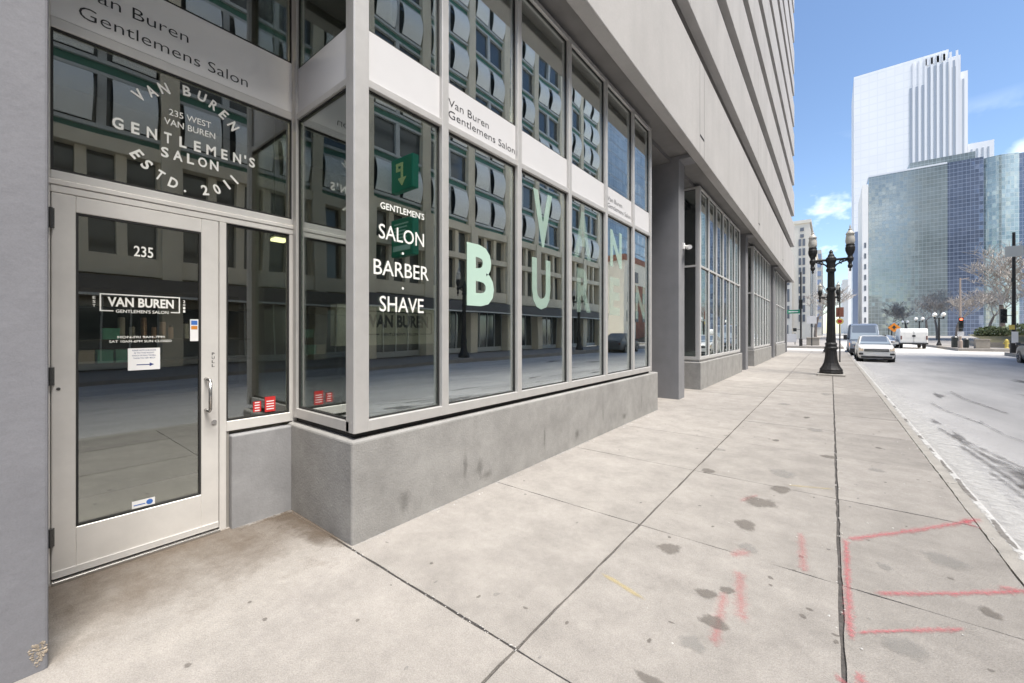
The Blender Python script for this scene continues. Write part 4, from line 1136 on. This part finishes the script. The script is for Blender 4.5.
T = thing('glass_tower', (40, 270, 0), 'wide green and blue glass office block in front of the white tower', 'building')
MB().box(13.8, 39.3, 252.4, 290, 0, 74.0).build('facade', 'curtain_green', T)
MB().box(39.303, 49.7, 252.9, 290, 0, 74.4).build('facade', 'curtain_blue', T)
b_ = MB()
arc = [(49.703 + 9.8 * k / 12, 254.3 - 1.6 * math.sin(math.pi * k / 12)) for k in range(13)]
b_.prism(arc + [(59.5, 290), (49.703, 290)], 'z', 0, 73.9)
b_.build('facade', 'curtain_bright', T)
MB().box(59.503, 90, 254.6, 290, 0, 73.7).build('facade', 'curtain_blue', T)
MB().box(13.7, 39.2, 252.3, 289, 74.01, 74.7).build('parapet', 'tower_joint', T)
MB().box(28, 48, 256, 288, 74.75, 78.2).build('roof', 'curtain_green', T)
T = thing('slim_tower', (21, 345, 0), 'narrow dark blue glass tower beside the wide glass block', 'building')
MB().box(10.9, 15.8, 340, 344, 0, 55).build('facade', 'far_blue', T); MB().box(12.0, 15.0, 341, 343.5, 55.02, 66).build('spire', 'far_blue', T)
T = thing('pale_tower', (12.6, 270, 0), 'pale stone sliver left of the wide glass block', 'building')
MB().box(11.5, 13.65, 251, 289, 0, 70.5).build('wall', 'white_stone', T)
for k in range(8): MB().box(12.2, 12.9, 250.9, 250.99, 6 + k * 5, 8.4 + k * 5).build('window', 'far_window', T)
T = thing('white_block', (30, 670, 0), 'white office block far down the street with a column of windows', 'building')
MB().box(10.8, 70, 640, 720, 0, 66).build('wall', 'white_stone', T)
MB().box(16.0, 70, 632, 639.9, 0, 84).build('front_wing', 'white_stone', T)
for k in range(10): MB().box(20.2, 23.2, 631.8, 631.98, 8 + 7.2 * k, 12.2 + 7.2 * k).build('window', 'far_window', T)
T = thing('cream_building', (-12, 135, 0), 'tall cream stone building with narrow dark window columns down the street', 'building')
MB().box(-40, -4.1, 124, 190, 0, 28.6).build('wall', 'cream', T)
MB().box(-40.3, -3.8, 123.7, 190.3, 28.61, 29.4).build('cornice', 'cream', T)
MB().box(-12.5, -7.7, 123.0, 123.69, 0, 18).build('side_wing', 'cream_shade', T)
for x in (-6.35, -5.55):
    for k in range(9): MB().box(x, x + .5, 123.86, 123.985, 4.2 + 2.35 * k, 5.95 + 2.35 * k).build('window', 'far_window', T)
for z in (25.6, 27.2): MB().box(-6.05, -5.3, 123.86, 123.985, z - .5, z + .35).build('window', 'far_window', T)
for x in (-9.6, -8.7):
    for k in range(3): MB().box(x, x + .5, 122.86, 122.985, 5 + 4.2 * k, 8.2 + 4.2 * k).build('window', 'far_window', T)
MB().box(-9.6, -8.4, 122.86, 122.986, 0, 3.4).build('doorway', 'far_window', T)
for k in range(5): MB().box(-4.095, -4.0, 128 + 12 * k, 133 + 12 * k, 3, 26).build('window', 'far_window', T)
T = thing('grey_building', (-20, 260, 0), 'grey office building far behind the cream one', 'building')
MB().box(-40, -3.7, 250, 300, 0, 42).build('wall', 'stone_grey', T)
for k in range(9): MB().box(-7.5, -3.72, 249.8, 249.99, 4 + 4.2 * k, 6.4 + 4.2 * k).build('window', 'far_blue', T)

# ================================================================ TREES AND PLANTING
def bare_tree(h, seed, spread=.62):
    q = random.Random(seed)
    tr, cr = MB(), MB()
    def grow(p, d, l, r, lev):
        n = 3 if lev < 2 else 2
        for i in range(n):
            e = p + d * (l / n)
            d2 = (d + Vector((q.uniform(-.22, .22), q.uniform(-.22, .22), q.uniform(-.08, .16)))).normalized()
            r2 = r * (.86 if lev < 2 else .75)
            (tr if lev == 0 else cr).tube(p, e, r, r2, 6 if lev < 2 else (4 if lev < 3 else 3), caps=False)
            p, d, r = e, d2, r2
            if lev >= 1 and lev < 4 and q.random() < .95: fork(p, d, l, r, lev, q.randint(1, 2))
        if lev < 4: fork(p, d, l, r, lev, 3 if lev < 2 else 2)
    def fork(p, d, l, r, lev, n):
        for _ in range(n):
            a = q.uniform(0, 6.28)
            side = Vector((math.cos(a), math.sin(a), q.uniform(.15, .9)))
            dd = (d * (1 - spread) + side * spread).normalized()
            grow(p, dd, l * q.uniform(.52, .78), max(.022, r * q.uniform(.42, .62)), lev + 1)
    grow(Vector((0, 0, -.02)), Vector((0, 0, 1)), h * .34, h * .021, 0)
    return tr, cr
protos = []
for i, (h, sd_) in enumerate(((9.5, 4), (7.5, 9))):
    t = thing('bare_tree', (0, 0, 0), 'x', 'tree', 'bare winter trees beyond the crossing')
    a, b_ = bare_tree(h, sd_)
    a.build('trunk', 'bark', t); b_.build('crown', 'twig', t)
    protos.append(t)
spots = [(0, 18.2, 84, .3, 1.08, 'large bare tree above the green hedge'), (0, 21.6, 83, 2.1, 1.0, 'bare tree at the right edge behind the signal pole'), (1, 16.3, 98, 1.0, .95, 'bare tree left of the large one, before the blue glass'),
         (1, 14.6, 112, 2.8, 1.0, 'small bare tree behind the red signal pole'), (0, 17.5, 122, 4.0, .85, 'bare tree behind the twin globe lamps'), (1, 14.2, 134, 5.1, 1.0, 'bare tree near the white van, far off'),
         (1, 21.5, 106, .8, 1.1, 'bare tree between the large one and the glass block'), (1, -1.9, 78, 1.9, 1.0, 'bare street tree in front of the cream building'), (1, 26, 97, 3.3, 1.15, 'bare tree deepest behind the hedge'), (1, 12.9, 150, 2.2, .95, 'farthest bare tree beside the road')]
used = set()
for k, x, y, rz, s_, lab in spots:
    o = protos[k] if k not in used else copy_tree(protos[k]); used.add(k)
    place(o, (x, y, 0), rz, lab, s_ * 1.55)
bed = thing('planter_bed', (17, 68, 0), 'raised stone planting bed with dry grass past the crossing', 'planter')
MB().prism([(12.6, 62.5), (26, 66), (26, 80), (13.2, 76)], 'z', -.02, .52).build('wall', 'planter_stone', bed)
MB().add([(12.9, 63, .525), (25.7, 66.4, .525), (25.7, 79.6, 1.7), (13.5, 75.6, 1.25)], [(0, 1, 2, 3)]).build('lawn', 'lawn', bed)
def leaf_mass(mb, c, rx, ry, rz, n, s_, q):
    for _ in range(n):
        while True:
            p = Vector((q.uniform(-1, 1), q.uniform(-1, 1), q.uniform(-1, 1)))
            if .25 < p.length < 1: break
        p = Vector((c[0] + p.x * rx, c[1] + p.y * ry, c[2] + p.z * rz))
        a = Vector((q.uniform(-1, 1), q.uniform(-1, 1), q.uniform(-1, 1))).normalized(); b_ = a.orthogonal().normalized()
        k = s_ * q.uniform(.6, 1.3)
        mb.add([p - a * k, p - b_ * k * .6, p + a * k, p + b_ * k * .6], [(0, 1, 2, 3)])
q = random.Random(2)
for i, (c, rx, ry, rz, lab) in enumerate((((15.0, 73.2, 1.55), 1.5, 1.3, .75, 'left low evergreen shrub on the planting bed'), ((17.6, 74.4, 1.75), 1.7, 1.4, .85, 'middle evergreen shrub below the large bare tree'), ((20.6, 75.2, 1.8), 1.9, 1.4, .9, 'right evergreen shrub behind the signal pole'))):
    h = thing('evergreen_shrub', (c[0], c[1], c[2] - rz), lab, 'shrub', 'evergreen shrubs on the bed')
    m_ = MB(); leaf_mass(m_, c, rx, ry, rz, 1100, .13, q); m_.build('foliage', 'hedge_leaf', h)
    s_ = MB()
    for k in range(7): s_.tube((c[0] + q.uniform(-.3, .3), c[1] + q.uniform(-.3, .3), c[2] - rz - .3), (c[0] + q.uniform(-.9, .9), c[1] + q.uniform(-.7, .7), c[2] + .2), .03, .012, 5)
    s_.build('stem', 'bark', h)
o = thing('stone_planter', (11.4, 58.6, 0), 'dark square planter box at the corner past the crossing', 'planter')
MB().box(10.95, 11.85, 58.2, 59.0, -.01, .82).build('body', 'planter_stone', o); MB().box(10.9, 11.9, 58.15, 59.05, .822, .90).build('rim', 'planter_stone', o)
for x, y, m_, lab, nm in ((11.75, 59.6, 'cream_paint', 'pale cream bollard beside the dark planter box', 'bollard'), (13.3, 60.2, 'yellow_paint', 'yellow hydrant on the corner past the crossing', 'hydrant')):
    o = thing(nm, (x, y, 0), lab, nm)
    MB().lathe([(.17, -.01), (.17, .06), (.12, .10), (.12, .62), (.15, .66), (.15, .70)], (x, y, 0), 12).build('body', m_, o)
    MB().lathe([(.13, .701), (.11, .80), (.05, .88), (.01, .90)], (x, y, 0), 12).build('cap', m_, o)
    if nm == 'hydrant':
        MB().tube((x - .22, y, .48), (x + .22, y, .48), .06, n=8).build('nozzle', m_, o)

# ================================================================ STREET FURNITURE
lp = thing('street_lamp', (0, 0, 0), 'x', 'street lamp', 'twin lantern street lamps')
MB().box(-.40, .40, -.40, .40, -.01, .07).build('plinth', 'kerb_concrete', lp, bevel=.02)
MB().lathe([(.34, .071), (.345, .13), (.33, .17), (.335, .22), (.30, .27), (.26, .34), (.215, .45), (.19, .58), (.175, .74), (.165, .92), (.195, .95), (.20, 1.0), (.17, 1.03), (.165, 1.10), (.185, 1.13), (.15, 1.18)], (0, 0, 0), 16).build('base', 'iron', lp, smooth=False)
c = MB()
n = 16; prof = [(.142, 1.181), (.128, 1.6), (.120, 2.2), (.112, 2.9), (.106, 3.5), (.102, 3.72)]
rings = []
for r, z in prof: rings.append([(r * (1 if i % 2 else .88) * math.cos(2 * math.pi * i / 32), r * (1 if i % 2 else .88) * math.sin(2 * math.pi * i / 32), z) for i in range(32)])
c.loft(rings)
c.lathe([(.13, 3.05), (.14, 3.08), (.14, 3.13), (.13, 3.16)], (0, 0, 0), 16)
c.lathe([(.12, 3.721), (.145, 3.76), (.145, 3.82), (.12, 3.86), (.13, 4.05), (.16, 4.12), (.15, 4.22), (.10, 4.28), (.09, 4.33), (.05, 4.40), (.065, 4.44), (.02, 4.52)], (0, 0, 0), 14)
c.build('column', 'iron', lp)
a = MB()
for sx_ in (-1, 1):
    a.tube((0, 0, 4.16), (sx_ * .53, 0, 4.16), .045, .04, 8)
    pts = [(sx_ * (.10 + .40 * t), 0, 3.90 + .22 * t ** .5) for t in [k / 7 for k in range(8)]]
    a.path(pts, .028, 6)
    pts = [(sx_ * (.30 + .075 * math.cos(t)), 0, 4.06 + .055 * math.sin(t)) for t in [k * .6 for k in range(9)]]
    a.path(pts, .018, 6)
a.build('arm', 'iron', lp)
for sx_ in (-1, 1):
    ln = MB().lathe([(.01, 3.70), (.035, 3.74), (.02, 3.79), (.06, 3.84), (.075, 3.90), (.05, 3.96), (.055, 4.02), (.09, 4.08), (.10, 4.16), (.075, 4.22), (.07, 4.26), (.105, 4.34), (.135, 4.44), (.14, 4.54), (.12, 4.60), (.125, 4.62), (.125, 4.65)], (sx_ * .53, 0, 0), 12)
    lo = ln.build('lantern', 'iron', lp)
    MB().lathe([(.10, 4.651), (.125, 4.70), (.135, 4.78), (.125, 4.90), (.105, 4.99), (.125, 5.0), (.125, 5.03), (.08, 5.10), (.04, 5.16)], (sx_ * .53, 0, 0), 14).build('globe', 'lantern', lo, smooth=True)
    MB().lathe([(.05, 5.158), (.055, 5.19), (.02, 5.22), (.028, 5.26), (.005, 5.36)], (sx_ * .53, 0, 0), 8).build('finial', 'lantern', lo)
for i, (x, y, lab) in enumerate(((0.0, 18.6, 'nearest black twin lantern street lamp on our sidewalk'), (-.12, 38.2, 'second black lamp further down our sidewalk behind the near one'),
                                 (11.15, 16.8, 'black lamp across the street reflected beside the big letter B'), (11.15, 30.5, 'black lamp across the street reflected under the letter R'))):
    o = lp if i == 0 else copy_tree(lp)
    place(o, (x, y, 0), 0, lab)
gp = thing('globe_lamp', (0, 0, 0), 'x', 'street lamp', 'white twin globe lamps along the far road')
MB().lathe([(.22, -.01), (.22, .15), (.14, .35), (.09, .6), (.075, 3.05), (.05, 3.3)], (0, 0, 0), 10).build('pole', 'iron', gp)
a = MB(); a.tube((-.38, 0, 3.15), (.38, 0, 3.15), .04, n=6)
for s_ in (-1, 1): a.tube((s_ * .36, 0, 3.13), (s_ * .36, 0, 3.38), .07, .09, 8)
a.build('arm', 'iron', gp)
for s_ in (-1, 1): MB().lathe([(.09, 3.381), (.19, 3.47), (.22, 3.60), (.19, 3.74), (.10, 3.83), (.02, 3.86)], (s_ * .36, 0, 0), 12).build('globe', 'globe', gp, smooth=True)
for i, (x, y, lab) in enumerate(((9.9, 68.0, 'nearest white twin globe lamp, left of the red signal'), (10.6, 87.2, 'second white twin globe lamp along the far road'), (11.5, 110.8, 'third white twin globe lamp, above the white van'),
                                 (11.6, 126, 'fourth white twin globe lamp, near the orange sign'), (11.7, 142, 'farthest white twin globe lamp'))):
    o = gp if i == 0 else copy_tree(gp)
    place(o, (x, y, 0), 0, lab)

def signal_head(parent, x, y, z, lit=None, n=3, depth=.2):
    h = MB().box(x - .17, x + .17, y - depth / 2, y + depth / 2, z, z + .34 * n + .04).build('signal_head', 'signal_black', parent, bevel=.02)
    for k in range(n):
        zz = z + .19 + .34 * k
        MB().tube((x, y - depth / 2 - .012, zz), (x, y - depth / 2 - .002, zz), .11, n=14).build('lens', 'red_lamp' if lit == k else 'lamp_off', h)
        v = MB()
        for t in range(7):
            a0, a1 = math.pi * t / 7, math.pi * (t + 1) / 7
            v.add([(x + .13 * math.cos(a0), y - depth / 2 - .001, zz + .13 * math.sin(a0)), (x + .13 * math.cos(a1), y - depth / 2 - .001, zz + .13 * math.sin(a1)),
                   (x + .13 * math.cos(a1), y - depth / 2 - .17, zz + .13 * math.sin(a1)), (x + .13 * math.cos(a0), y - depth / 2 - .17, zz + .13 * math.sin(a0))], [(0, 1, 2, 3)])
        v.build('visor', 'signal_black', h)
S1 = thing('traffic_signal', (10.0, 58.7, 0), 'tall tan signal pole with a lit red traffic light', 'traffic light')
MB().lathe([(.17, -.01), (.17, .7), (.10, .8), (.09, 3), (.065, 6.9)], (10.0, 58.7, 0), 10).build('pole', 'tan_pole', S1)
signal_head(S1, 10.0, 58.4, 1.95, lit=2)
MB().box(9.78, 10.22, 58.45, 58.5, 1.15, 1.62).build('sign_plate', 'sign_white', S1)
MB().box(9.86, 10.14, 58.42, 58.62, 1.66, 1.93).build('control_box', 'signal_black', S1)
MB().tube((10, 58.7, 6.75), (10.6, 58.7, 6.85), .03, n=6).build('arm', 'tan_pole', S1)
S2 = thing('traffic_signal', (10.78, 47.2, 0), 'dark signal pole at the right edge with a side mounted traffic light', 'traffic light')
MB().lathe([(.20, -.01), (.20, .9), (.13, 1.0), (.11, 4), (.085, 9.05)], (10.78, 47.2, 0), 10).build('pole', 'iron', S2)
signal_head(S2, 10.25, 47.1, 2.25)
MB().tube((10.42, 47.15, 2.8), (10.78, 47.2, 2.8), .03, n=6).build('bracket', 'iron', S2)
MB().box(10.50, 10.78, 46.98, 47.02, 1.75, 2.1).build('crossing_signal', 'yellow_paint', S2)
MB().box(10.62, 10.94, 46.95, 46.985, .75, 1.6).build('notice', 'paper', S2)
MB().box(10.60, 10.78, 46.9, 47.0, 5.3, 5.6).build('camera_box', 'signal_black', S2)
MB().box(10.3, 11.2, 46.97, 47.02, 7.2, 8.0).build('lamp_head', 'frame_light', S2)
S3 = thing('traffic_signal', (-2.7, 56.6, 0), 'thin black signal pole with green street sign past our building', 'traffic light')
MB().lathe([(.16, -.01), (.16, .8), (.09, .9), (.075, 8.4)], (-2.7, 56.6, 0), 10).build('pole', 'iron', S3)
signal_head(S3, -2.7, 56.35, 4.2)
signal_head(S3, -3.25, 56.35, 1.65, n=1); 
MB().tube((-3.25, 56.45, 1.85), (-2.7, 56.6, 1.85), .03, n=6).build('bracket', 'iron', S3)
MB().box(-4.05, -2.78, 56.5, 56.54, 3.70, 4.12).build('street_sign', 'street_green', S3)
MB().box(-3.85, -2.95, 56.49, 56.498, 3.86, 3.96).build('sign_stripe', 'paper', S3)
PS = thing('parking_sign', (.36, 27.2, 0), 'thin sign pole with red and yellow plates behind the near lamp', 'sign')
MB().tube((.36, 27.2, -.01), (.36, 27.2, 3.9), .032, n=8).build('pole', 'dark_metal', PS)
MB().box(.345, .375, 26.98, 27.165, 2.35, 2.85).box(.20, .52, 27.15, 27.164, 2.35, 2.85).build('plate', 'brick_red', PS)
m_ = MB(); m_.prism([(.36 + .16 * math.cos(k * .5236), 2.12 + .16 * math.sin(k * .5236)) for k in range(12)], 'y', 27.148, 27.162); m_.build('yellow_disc', 'yellow_paint', PS)
m_ = MB(); m_.prism([(.36 + .09 * math.cos(k * .5236), 2.12 + .09 * math.sin(k * .5236)) for k in range(12)], 'y', 27.140, 27.147); m_.build('red_disc', 'red_sticker', PS)
PB = thing('pole_sign', (-1.75, 58.2, 0), 'grey square sign on a post past the crossing', 'sign')
MB().tube((-1.75, 58.2, -.01), (-1.75, 58.2, 3.5), .05, n=8).build('pole', 'iron', PB); MB().box(-2.2, -1.3, 58.1, 58.15, 2.55, 3.45).build('panel', 'sign_white', PB)
o = thing('stone_planter', (-1.7, 60, 0), 'grey planter box on the sidewalk past the crossing', 'planter')
MB().box(-2.3, -1.1, 59.5, 62.5, -.01, .85).build('body', 'planter_stone', o); MB().box(-2.35, -1.05, 59.45, 62.55, .852, .95).build('rim', 'planter_stone', o)
o = thing('barrier', (-5.2, 62, 0), 'white boarded barrier behind the thin black signal pole', 'barrier')
MB().box(-8.5, -3.4, 62.0, 62.06, .35, 1.35).build('board', 'sign_white', o)
for x in (-8.2, -6, -3.6): MB().box(x, x + .08, 62.07, 62.15, -.01, 1.45).build('post', 'dark_metal', o)
o = thing('work_sign', (6.1, 68.4, -.256), 'orange diamond road work sign on a stand near the white van', 'sign')
m_ = MB(); m_.prism([(6.1, 1.55), (6.68, 2.13), (6.1, 2.71), (5.52, 2.13)], 'y', 68.3, 68.33); m_.build('plate', 'orange_paint', o)
m_ = MB(); m_.prism([(6.1, 1.85), (6.2, 2.1), (6.32, 2.1), (6.1, 2.42), (5.88, 2.1), (6.0, 2.1)], 'y', 68.285, 68.296); m_.build('symbol', 'signal_black', o)
m_ = MB(); m_.tube((6.1, 68.36, 0.1), (6.1, 68.36, 1.7), .03, n=6); m_.tube((6.1, 68.36, .3), (5.6, 68.0, -.256), .025, n=6); m_.tube((6.1, 68.36, .3), (6.6, 68.0, -.256), .025, n=6); m_.tube((6.1, 68.36, .3), (6.1, 68.9, -.256), .025, n=6)
m_.build('stand', 'dark_metal', o)
for x, y, w, h, lab in ((9.95, 60.6, .5, 1.15, 'dark litter bin left of the red signal pole'), (10.55, 59.6, .42, .95, 'smaller dark litter bin right of the red signal pole')):
    o = thing('litter_bin', (x, y, 0), lab, 'bin')
    MB().lathe([(w * .42, -.01), (w * .5, .06), (w * .5, h * .85)], (x, y, 0), 12).build('body', 'signal_black', o); MB().lathe([(w * .54, h * .851), (w * .54, h * .9), (w * .3, h)], (x, y, 0), 12).build('lid', 'dark_metal', o)

# ================================================================ VEHICLES
def wheel(root, x, y, r, w, side):
    t = MB(); t.tube((x, y, r), (x + side * w, y, r), r, n=20); o = t.build('wheel', 'tyre', root, bevel=.02)
    MB().tube((x + side * (w + .001), y, r), (x + side * (w + .006), y, r), r * .66, n=16).build('rim', 'rim', o)
    s_ = MB()
    for k in range(5):
        a = k * 1.2566
        s_.tube((x + side * (w + .010), y, r), (x + side * (w + .010), y + r * .6 * math.cos(a), r + r * .6 * math.sin(a)), .022, n=4)
    s_.build('spokes', 'dark_metal', o)

def car(label, cat, paint, W_=1.82, L=4.65, H=1.46, hood=.92, tall=False, group=None, glassm='windscreen', name='parked_car', lights=True):
    """front faces -Y at y = 0; wheels stand on z = 0"""
    c = thing(name, (0, 0, 0), label, cat, group)
    hw = W_ / 2
    # body: stations (y, bottom z, shoulder z, half width, top z)
    if not tall:
        st = [(.00, .34, .58, .76, .74), (.06, .24, .70, .88, .88), (.22, .20, .80, .97, .97), (.9, .20, .88, 1.0, hood), (1.25, .20, .82, 1.0, hood + .04), (2.4, .20, .86, 1.0, hood + .04), (3.7, .20, .88, 1.0, hood + .05), (4.2, .22, .86, .96, hood + .06), (L - .12, .26, .78, .90, hood + .02), (L, .36, .62, .80, .80)]
    else:
        st = [(.00, .36, .70, .80, .86), (.06, .26, .84, .92, 1.02), (.30, .24, .95, .98, 1.12), (.8, .24, 1.02, 1.0, 1.22), (1.0, .24, 1.05, 1.0, 1.25), (2.6, .24, 1.1, 1.0, 1.27), (L - .1, .26, 1.1, .99, 1.27), (L, .34, 1.0, .97, 1.2)]
    rings = []
    for y, zb, zs, k, zt in st:
        w = hw * k
        rings.append([(-w * .90, y, zb), (-w, y, zb + .12), (-w, y, zs - .08), (-w * .985, y, zs), (-w * .93, y, zt - .03), (-w * .80, y, zt), (w * .80, y, zt), (w * .93, y, zt - .03), (w * .985, y, zs), (w, y, zs - .08), (w, y, zb + .12), (w * .90, y, zb)])
    body = MB().loft(rings).build('body', paint, c, smooth=False, bevel=.02)
    sub = body.modifiers.new('subd', 'SUBSURF'); sub.levels = 1; sub.render_levels = 1
    for p in body.data.polygons: p.use_smooth = True
    # cabin
    if not tall:
        cab = [(1.05, hood + .02, .86, hood + .03), (1.95, hood + .02, .87, H - .03), (2.5, hood + .02, .87, H), (3.3, hood + .02, .86, H - .02), (4.25, hood + .02, .82, hood + .08)]
    else:
        cab = [(.62, 1.18, .90, 1.20), (1.38, 1.18, .93, H - .14), (1.75, 1.18, .94, H - .02), (L * .6, 1.18, .95, H), (L - .10, 1.18, .95, H - .04), (L - .02, 1.18, .94, H - .3)]
    rg = []
    for y, z0, k, z1 in cab:
        w = hw * k; s_ = max(0, (z1 - z0)); wt = w - s_ * (.28 if not tall else .10)
        rg.append([(-w, y, z0), (-wt, y, z1 - .04 * min(1, s_ * 4)), (-wt * .82, y, z1), (wt * .82, y, z1), (wt, y, z1 - .04 * min(1, s_ * 4)), (w, y, z0)])
    g = MB(); g.loft(rg)
    cabo = g.build('cabin', 'car_glass', c)
    # windscreen, roof skin and pillars sit just outside the glass volume
    def lerp3(a, b_, t): return tuple(a[i] + (b_[i] - a[i]) * t for i in range(3))
    r0, r1, r2 = rg[0], rg[1], rg[2]
    n = Vector((0, -(r1[2][2] - r0[2][2]), (r1[2][1] - r0[2][1]))).normalized() * .012
    def off(p, k=1.0): return (p[0], p[1] + n.y * k, p[2] + n.z * k)
    ws_ = MB().add([off(lerp3(r0[1], r1[1], .06)), off(lerp3(r0[4], r1[4], .06)), off(lerp3(r0[4], r1[4], .94)), off(lerp3(r0[1], r1[1], .94)),
                    off(lerp3(r0[1], r1[1], .06), .2), off(lerp3(r0[4], r1[4], .06), .2), off(lerp3(r0[4], r1[4], .94), .2), off(lerp3(r0[1], r1[1], .94), .2)],
                   [(0, 1, 2, 3), (7, 6, 5, 4), (0, 4, 5, 1), (1, 5, 6, 2), (2, 6, 7, 3), (3, 7, 4, 0)])
    ws_.build('windscreen', glassm, c)
    rf = MB()
    rr = [[(p[0] * 1.012, p[1], p[2] + .012) for p in r[1:5]] + [(p[0] * 1.012, p[1], p[2] - .02) for p in r[4:0:-1]] for r in rg[1:-1]]
    rf.loft(rr); rf.build('roof', paint, c)
    pi = MB()
    for j in (1, 4):
        s_ = 1 if j == 4 else -1
        pi.tube(off(rg[0][j]), off(rg[1][j]), .035, .035, 6)
        b0 = rg[0][0 if j == 1 else 5]
        ks = (2, 3, 4) if not tall else (2, 3, 4)
        for k in ks:
            a_, b_ = rg[k][0 if j == 1 else 5], rg[k][j]
            pi.tube((a_[0] * 1.005, a_[1], a_[2]), (b_[0] * 1.005, b_[1], b_[2]), .05, .05, 6)
        pi.tube(rg[-2][j], rg[-1][j], .045, .05, 6)
    pi.build('pillars', paint, c)
    r_ = .33 if not tall else .36
    for y in (.92, L - .95):
        for s_ in (-1, 1): wheel(c, s_ * (hw - .215), y, r_, .22, s_)
    # dark wheel arches
    ar = MB()
    for y in (.92, L - .95):
        for s_ in (-1, 1): ar.tube((s_ * (hw - .30), y, r_ + .02), (s_ * (hw + .006), y, r_ + .02), r_ + .055, n=20)
    ar.build('wheel_arch', 'trim_black', c)
    # front
    if not tall:
        MB().box(-.56, .56, -.020, .25, .64, .80).build('grille', 'trim_black', c, bevel=.02)
        MB().box(-.55, .55, -.032, -.021, .715, .735).build('chrome_bar', 'steel', c)
        MB().box(-.70, .70, -.012, .25, .24, .37).build('lower_bumper', 'trim_black', c, bevel=.03)
        for s_ in (-1, 1):
            MB().add([(s_ * .60, -.01, .68), (s_ * .80, .06, .70), (s_ * .82, .12, .86), (s_ * .60, .03, .82), (s_ * .60, .2, .68), (s_ * .78, .3, .70), (s_ * .80, .32, .86), (s_ * .60, .2, .82)],
                     [(0, 1, 2, 3), (4, 5, 6, 7), (0, 1, 5, 4), (1, 2, 6, 5), (2, 3, 7, 6), (3, 0, 4, 7)]).build('headlight', 'headlight', c)
            MB().box(s_ * .70 - .10, s_ * .70 + .10, .0, .25, .44, .55).build('fog_lamp', 'trim_black', c, bevel=.02)
            MB().tube((s_ * hw * .93, 1.42, hood + .06), (s_ * (hw + .17), 1.36, hood + .10), .03, n=6).box(*(sorted((s_ * (hw + .05), s_ * (hw + .22)))), 1.30, 1.42, hood + .03, hood + .19).build('mirror', paint, c)
        MB().box(-.17, .17, -.036, -.021, .46, .57).build('number_plate', 'paper', c)
    else:
        MB().box(-.62, .62, -.022, .25, .66, .84).build('grille', 'trim_black', c, bevel=.02)
        MB().box(-.88, .88, -.016, .3, .28, .58).build('lower_bumper', 'trim_black', c, bevel=.03)
        for s_ in (-1, 1):
            MB().add([(s_ * .64, .0, .70), (s_ * .90, .12, .72), (s_ * .92, .26, .98), (s_ * .66, .12, .92), (s_ * .64, .25, .70), (s_ * .86, .3, .72), (s_ * .88, .36, .98), (s_ * .66, .25, .92)],
                     [(0, 1, 2, 3), (4, 5, 6, 7), (0, 1, 5, 4), (1, 2, 6, 5), (2, 3, 7, 6), (3, 0, 4, 7)]).build('headlight', 'amber' if s_ < 0 else 'headlight', c)
            MB().tube((s_ * hw * .93, 1.25, 1.30), (s_ * (hw + .16), 1.15, 1.36), .03, n=6).box(*(sorted((s_ * (hw + .08), s_ * (hw + .30)))), 1.08, 1.20, 1.22, 1.60).build('mirror', 'trim_black', c)
        MB().box(-.17, .17, -.036, -.023, .54, .65).build('number_plate', 'paper', c)
    # rear lamps
    for s_ in (-1, 1): MB().box(s_ * hw * .80 - .09, s_ * hw * .80 + .09, L - .10, L + .006, .72, .88).build('tail_light', 'maroon', c)
    return c

ZR = -.13
car1 = car('white car parked facing us in front of the blue grey van', 'car', 'car_white', W_=1.74, H=1.58, hood=1.04, L=4.5)
place(car1, (2.14, 32.6, -.252))
van = car('blue grey van parked behind the white car', 'van', 'van_blue', W_=1.90, L=5.4, H=2.48, tall=True, name='parked_van')
place(van, (2.02, 40.4, -.252))
c2 = car('silver car waiting beyond the crossing left of the white van', 'car', 'car_silver', glassm='car_glass')
place(c2, (4.9, 62.5, -.256))
c3 = car('dark grey car cut off by the right edge of the picture', 'car', 'car_grey', W_=1.85, H=1.72, hood=1.02, glassm='car_glass')
place(c3, (9.62, 38.15, -.252), R(180))
c4 = copy_tree(c2); place(c4, (3.9, 74, -.256), 0, 'silver car farthest down the road beyond the crossing')
for o in list(c4.children):
    if o.name.split('.')[0] in ('body', 'roof', 'pillars'):
        o.data = o.data.copy(); o.data.materials[0] = M['car_white']
c4['label'] = 'white car farthest down the road beyond the crossing'
vt = thing('white_van', (7.15, 62.3, -.256), 'white delivery van seen from behind beyond the crossing', 'van')
b_ = MB(); b_.prism([(62.3, .30), (62.3, 1.55), (62.38, 1.86), (62.6, 1.96), (65.6, 1.96), (66.4, 1.2), (67.3, 1.0), (67.4, .3)], 'x', 6.05, 8.25); b_.build('body', 'truck_white', vt, bevel=.05)
MB().box(6.45, 7.12, 62.28, 62.299, .95, 1.5).box(7.18, 7.85, 62.28, 62.299, .95, 1.5).build('rear_window', 'truck_white', vt)
MB().box(7.02, 7.28, 62.26, 62.279, 1.05, 1.25).build('emblem', 'trim_black', vt)
MB().box(7.142, 7.158, 62.285, 62.298, .42, 1.75).build('door_seam', 'trim_black', vt)
MB().box(6.05, 8.25, 62.14, 62.29, .24, .40).build('bumper', 'trim_black', vt)
for x in (6.14, 8.16): MB().box(x - .06, x + .06, 62.27, 62.298, .75, 1.15).build('tail_light', 'maroon', vt)
for y in (63.3, 66.5):
    for x, s_ in ((6.35, -1), (7.95, 1)): wheel(vt, x, y, .34, .24, s_)
for o in vt.children_recursive:
    if o.parent is vt and o.name.startswith('wheel'): o.location.z -= .256
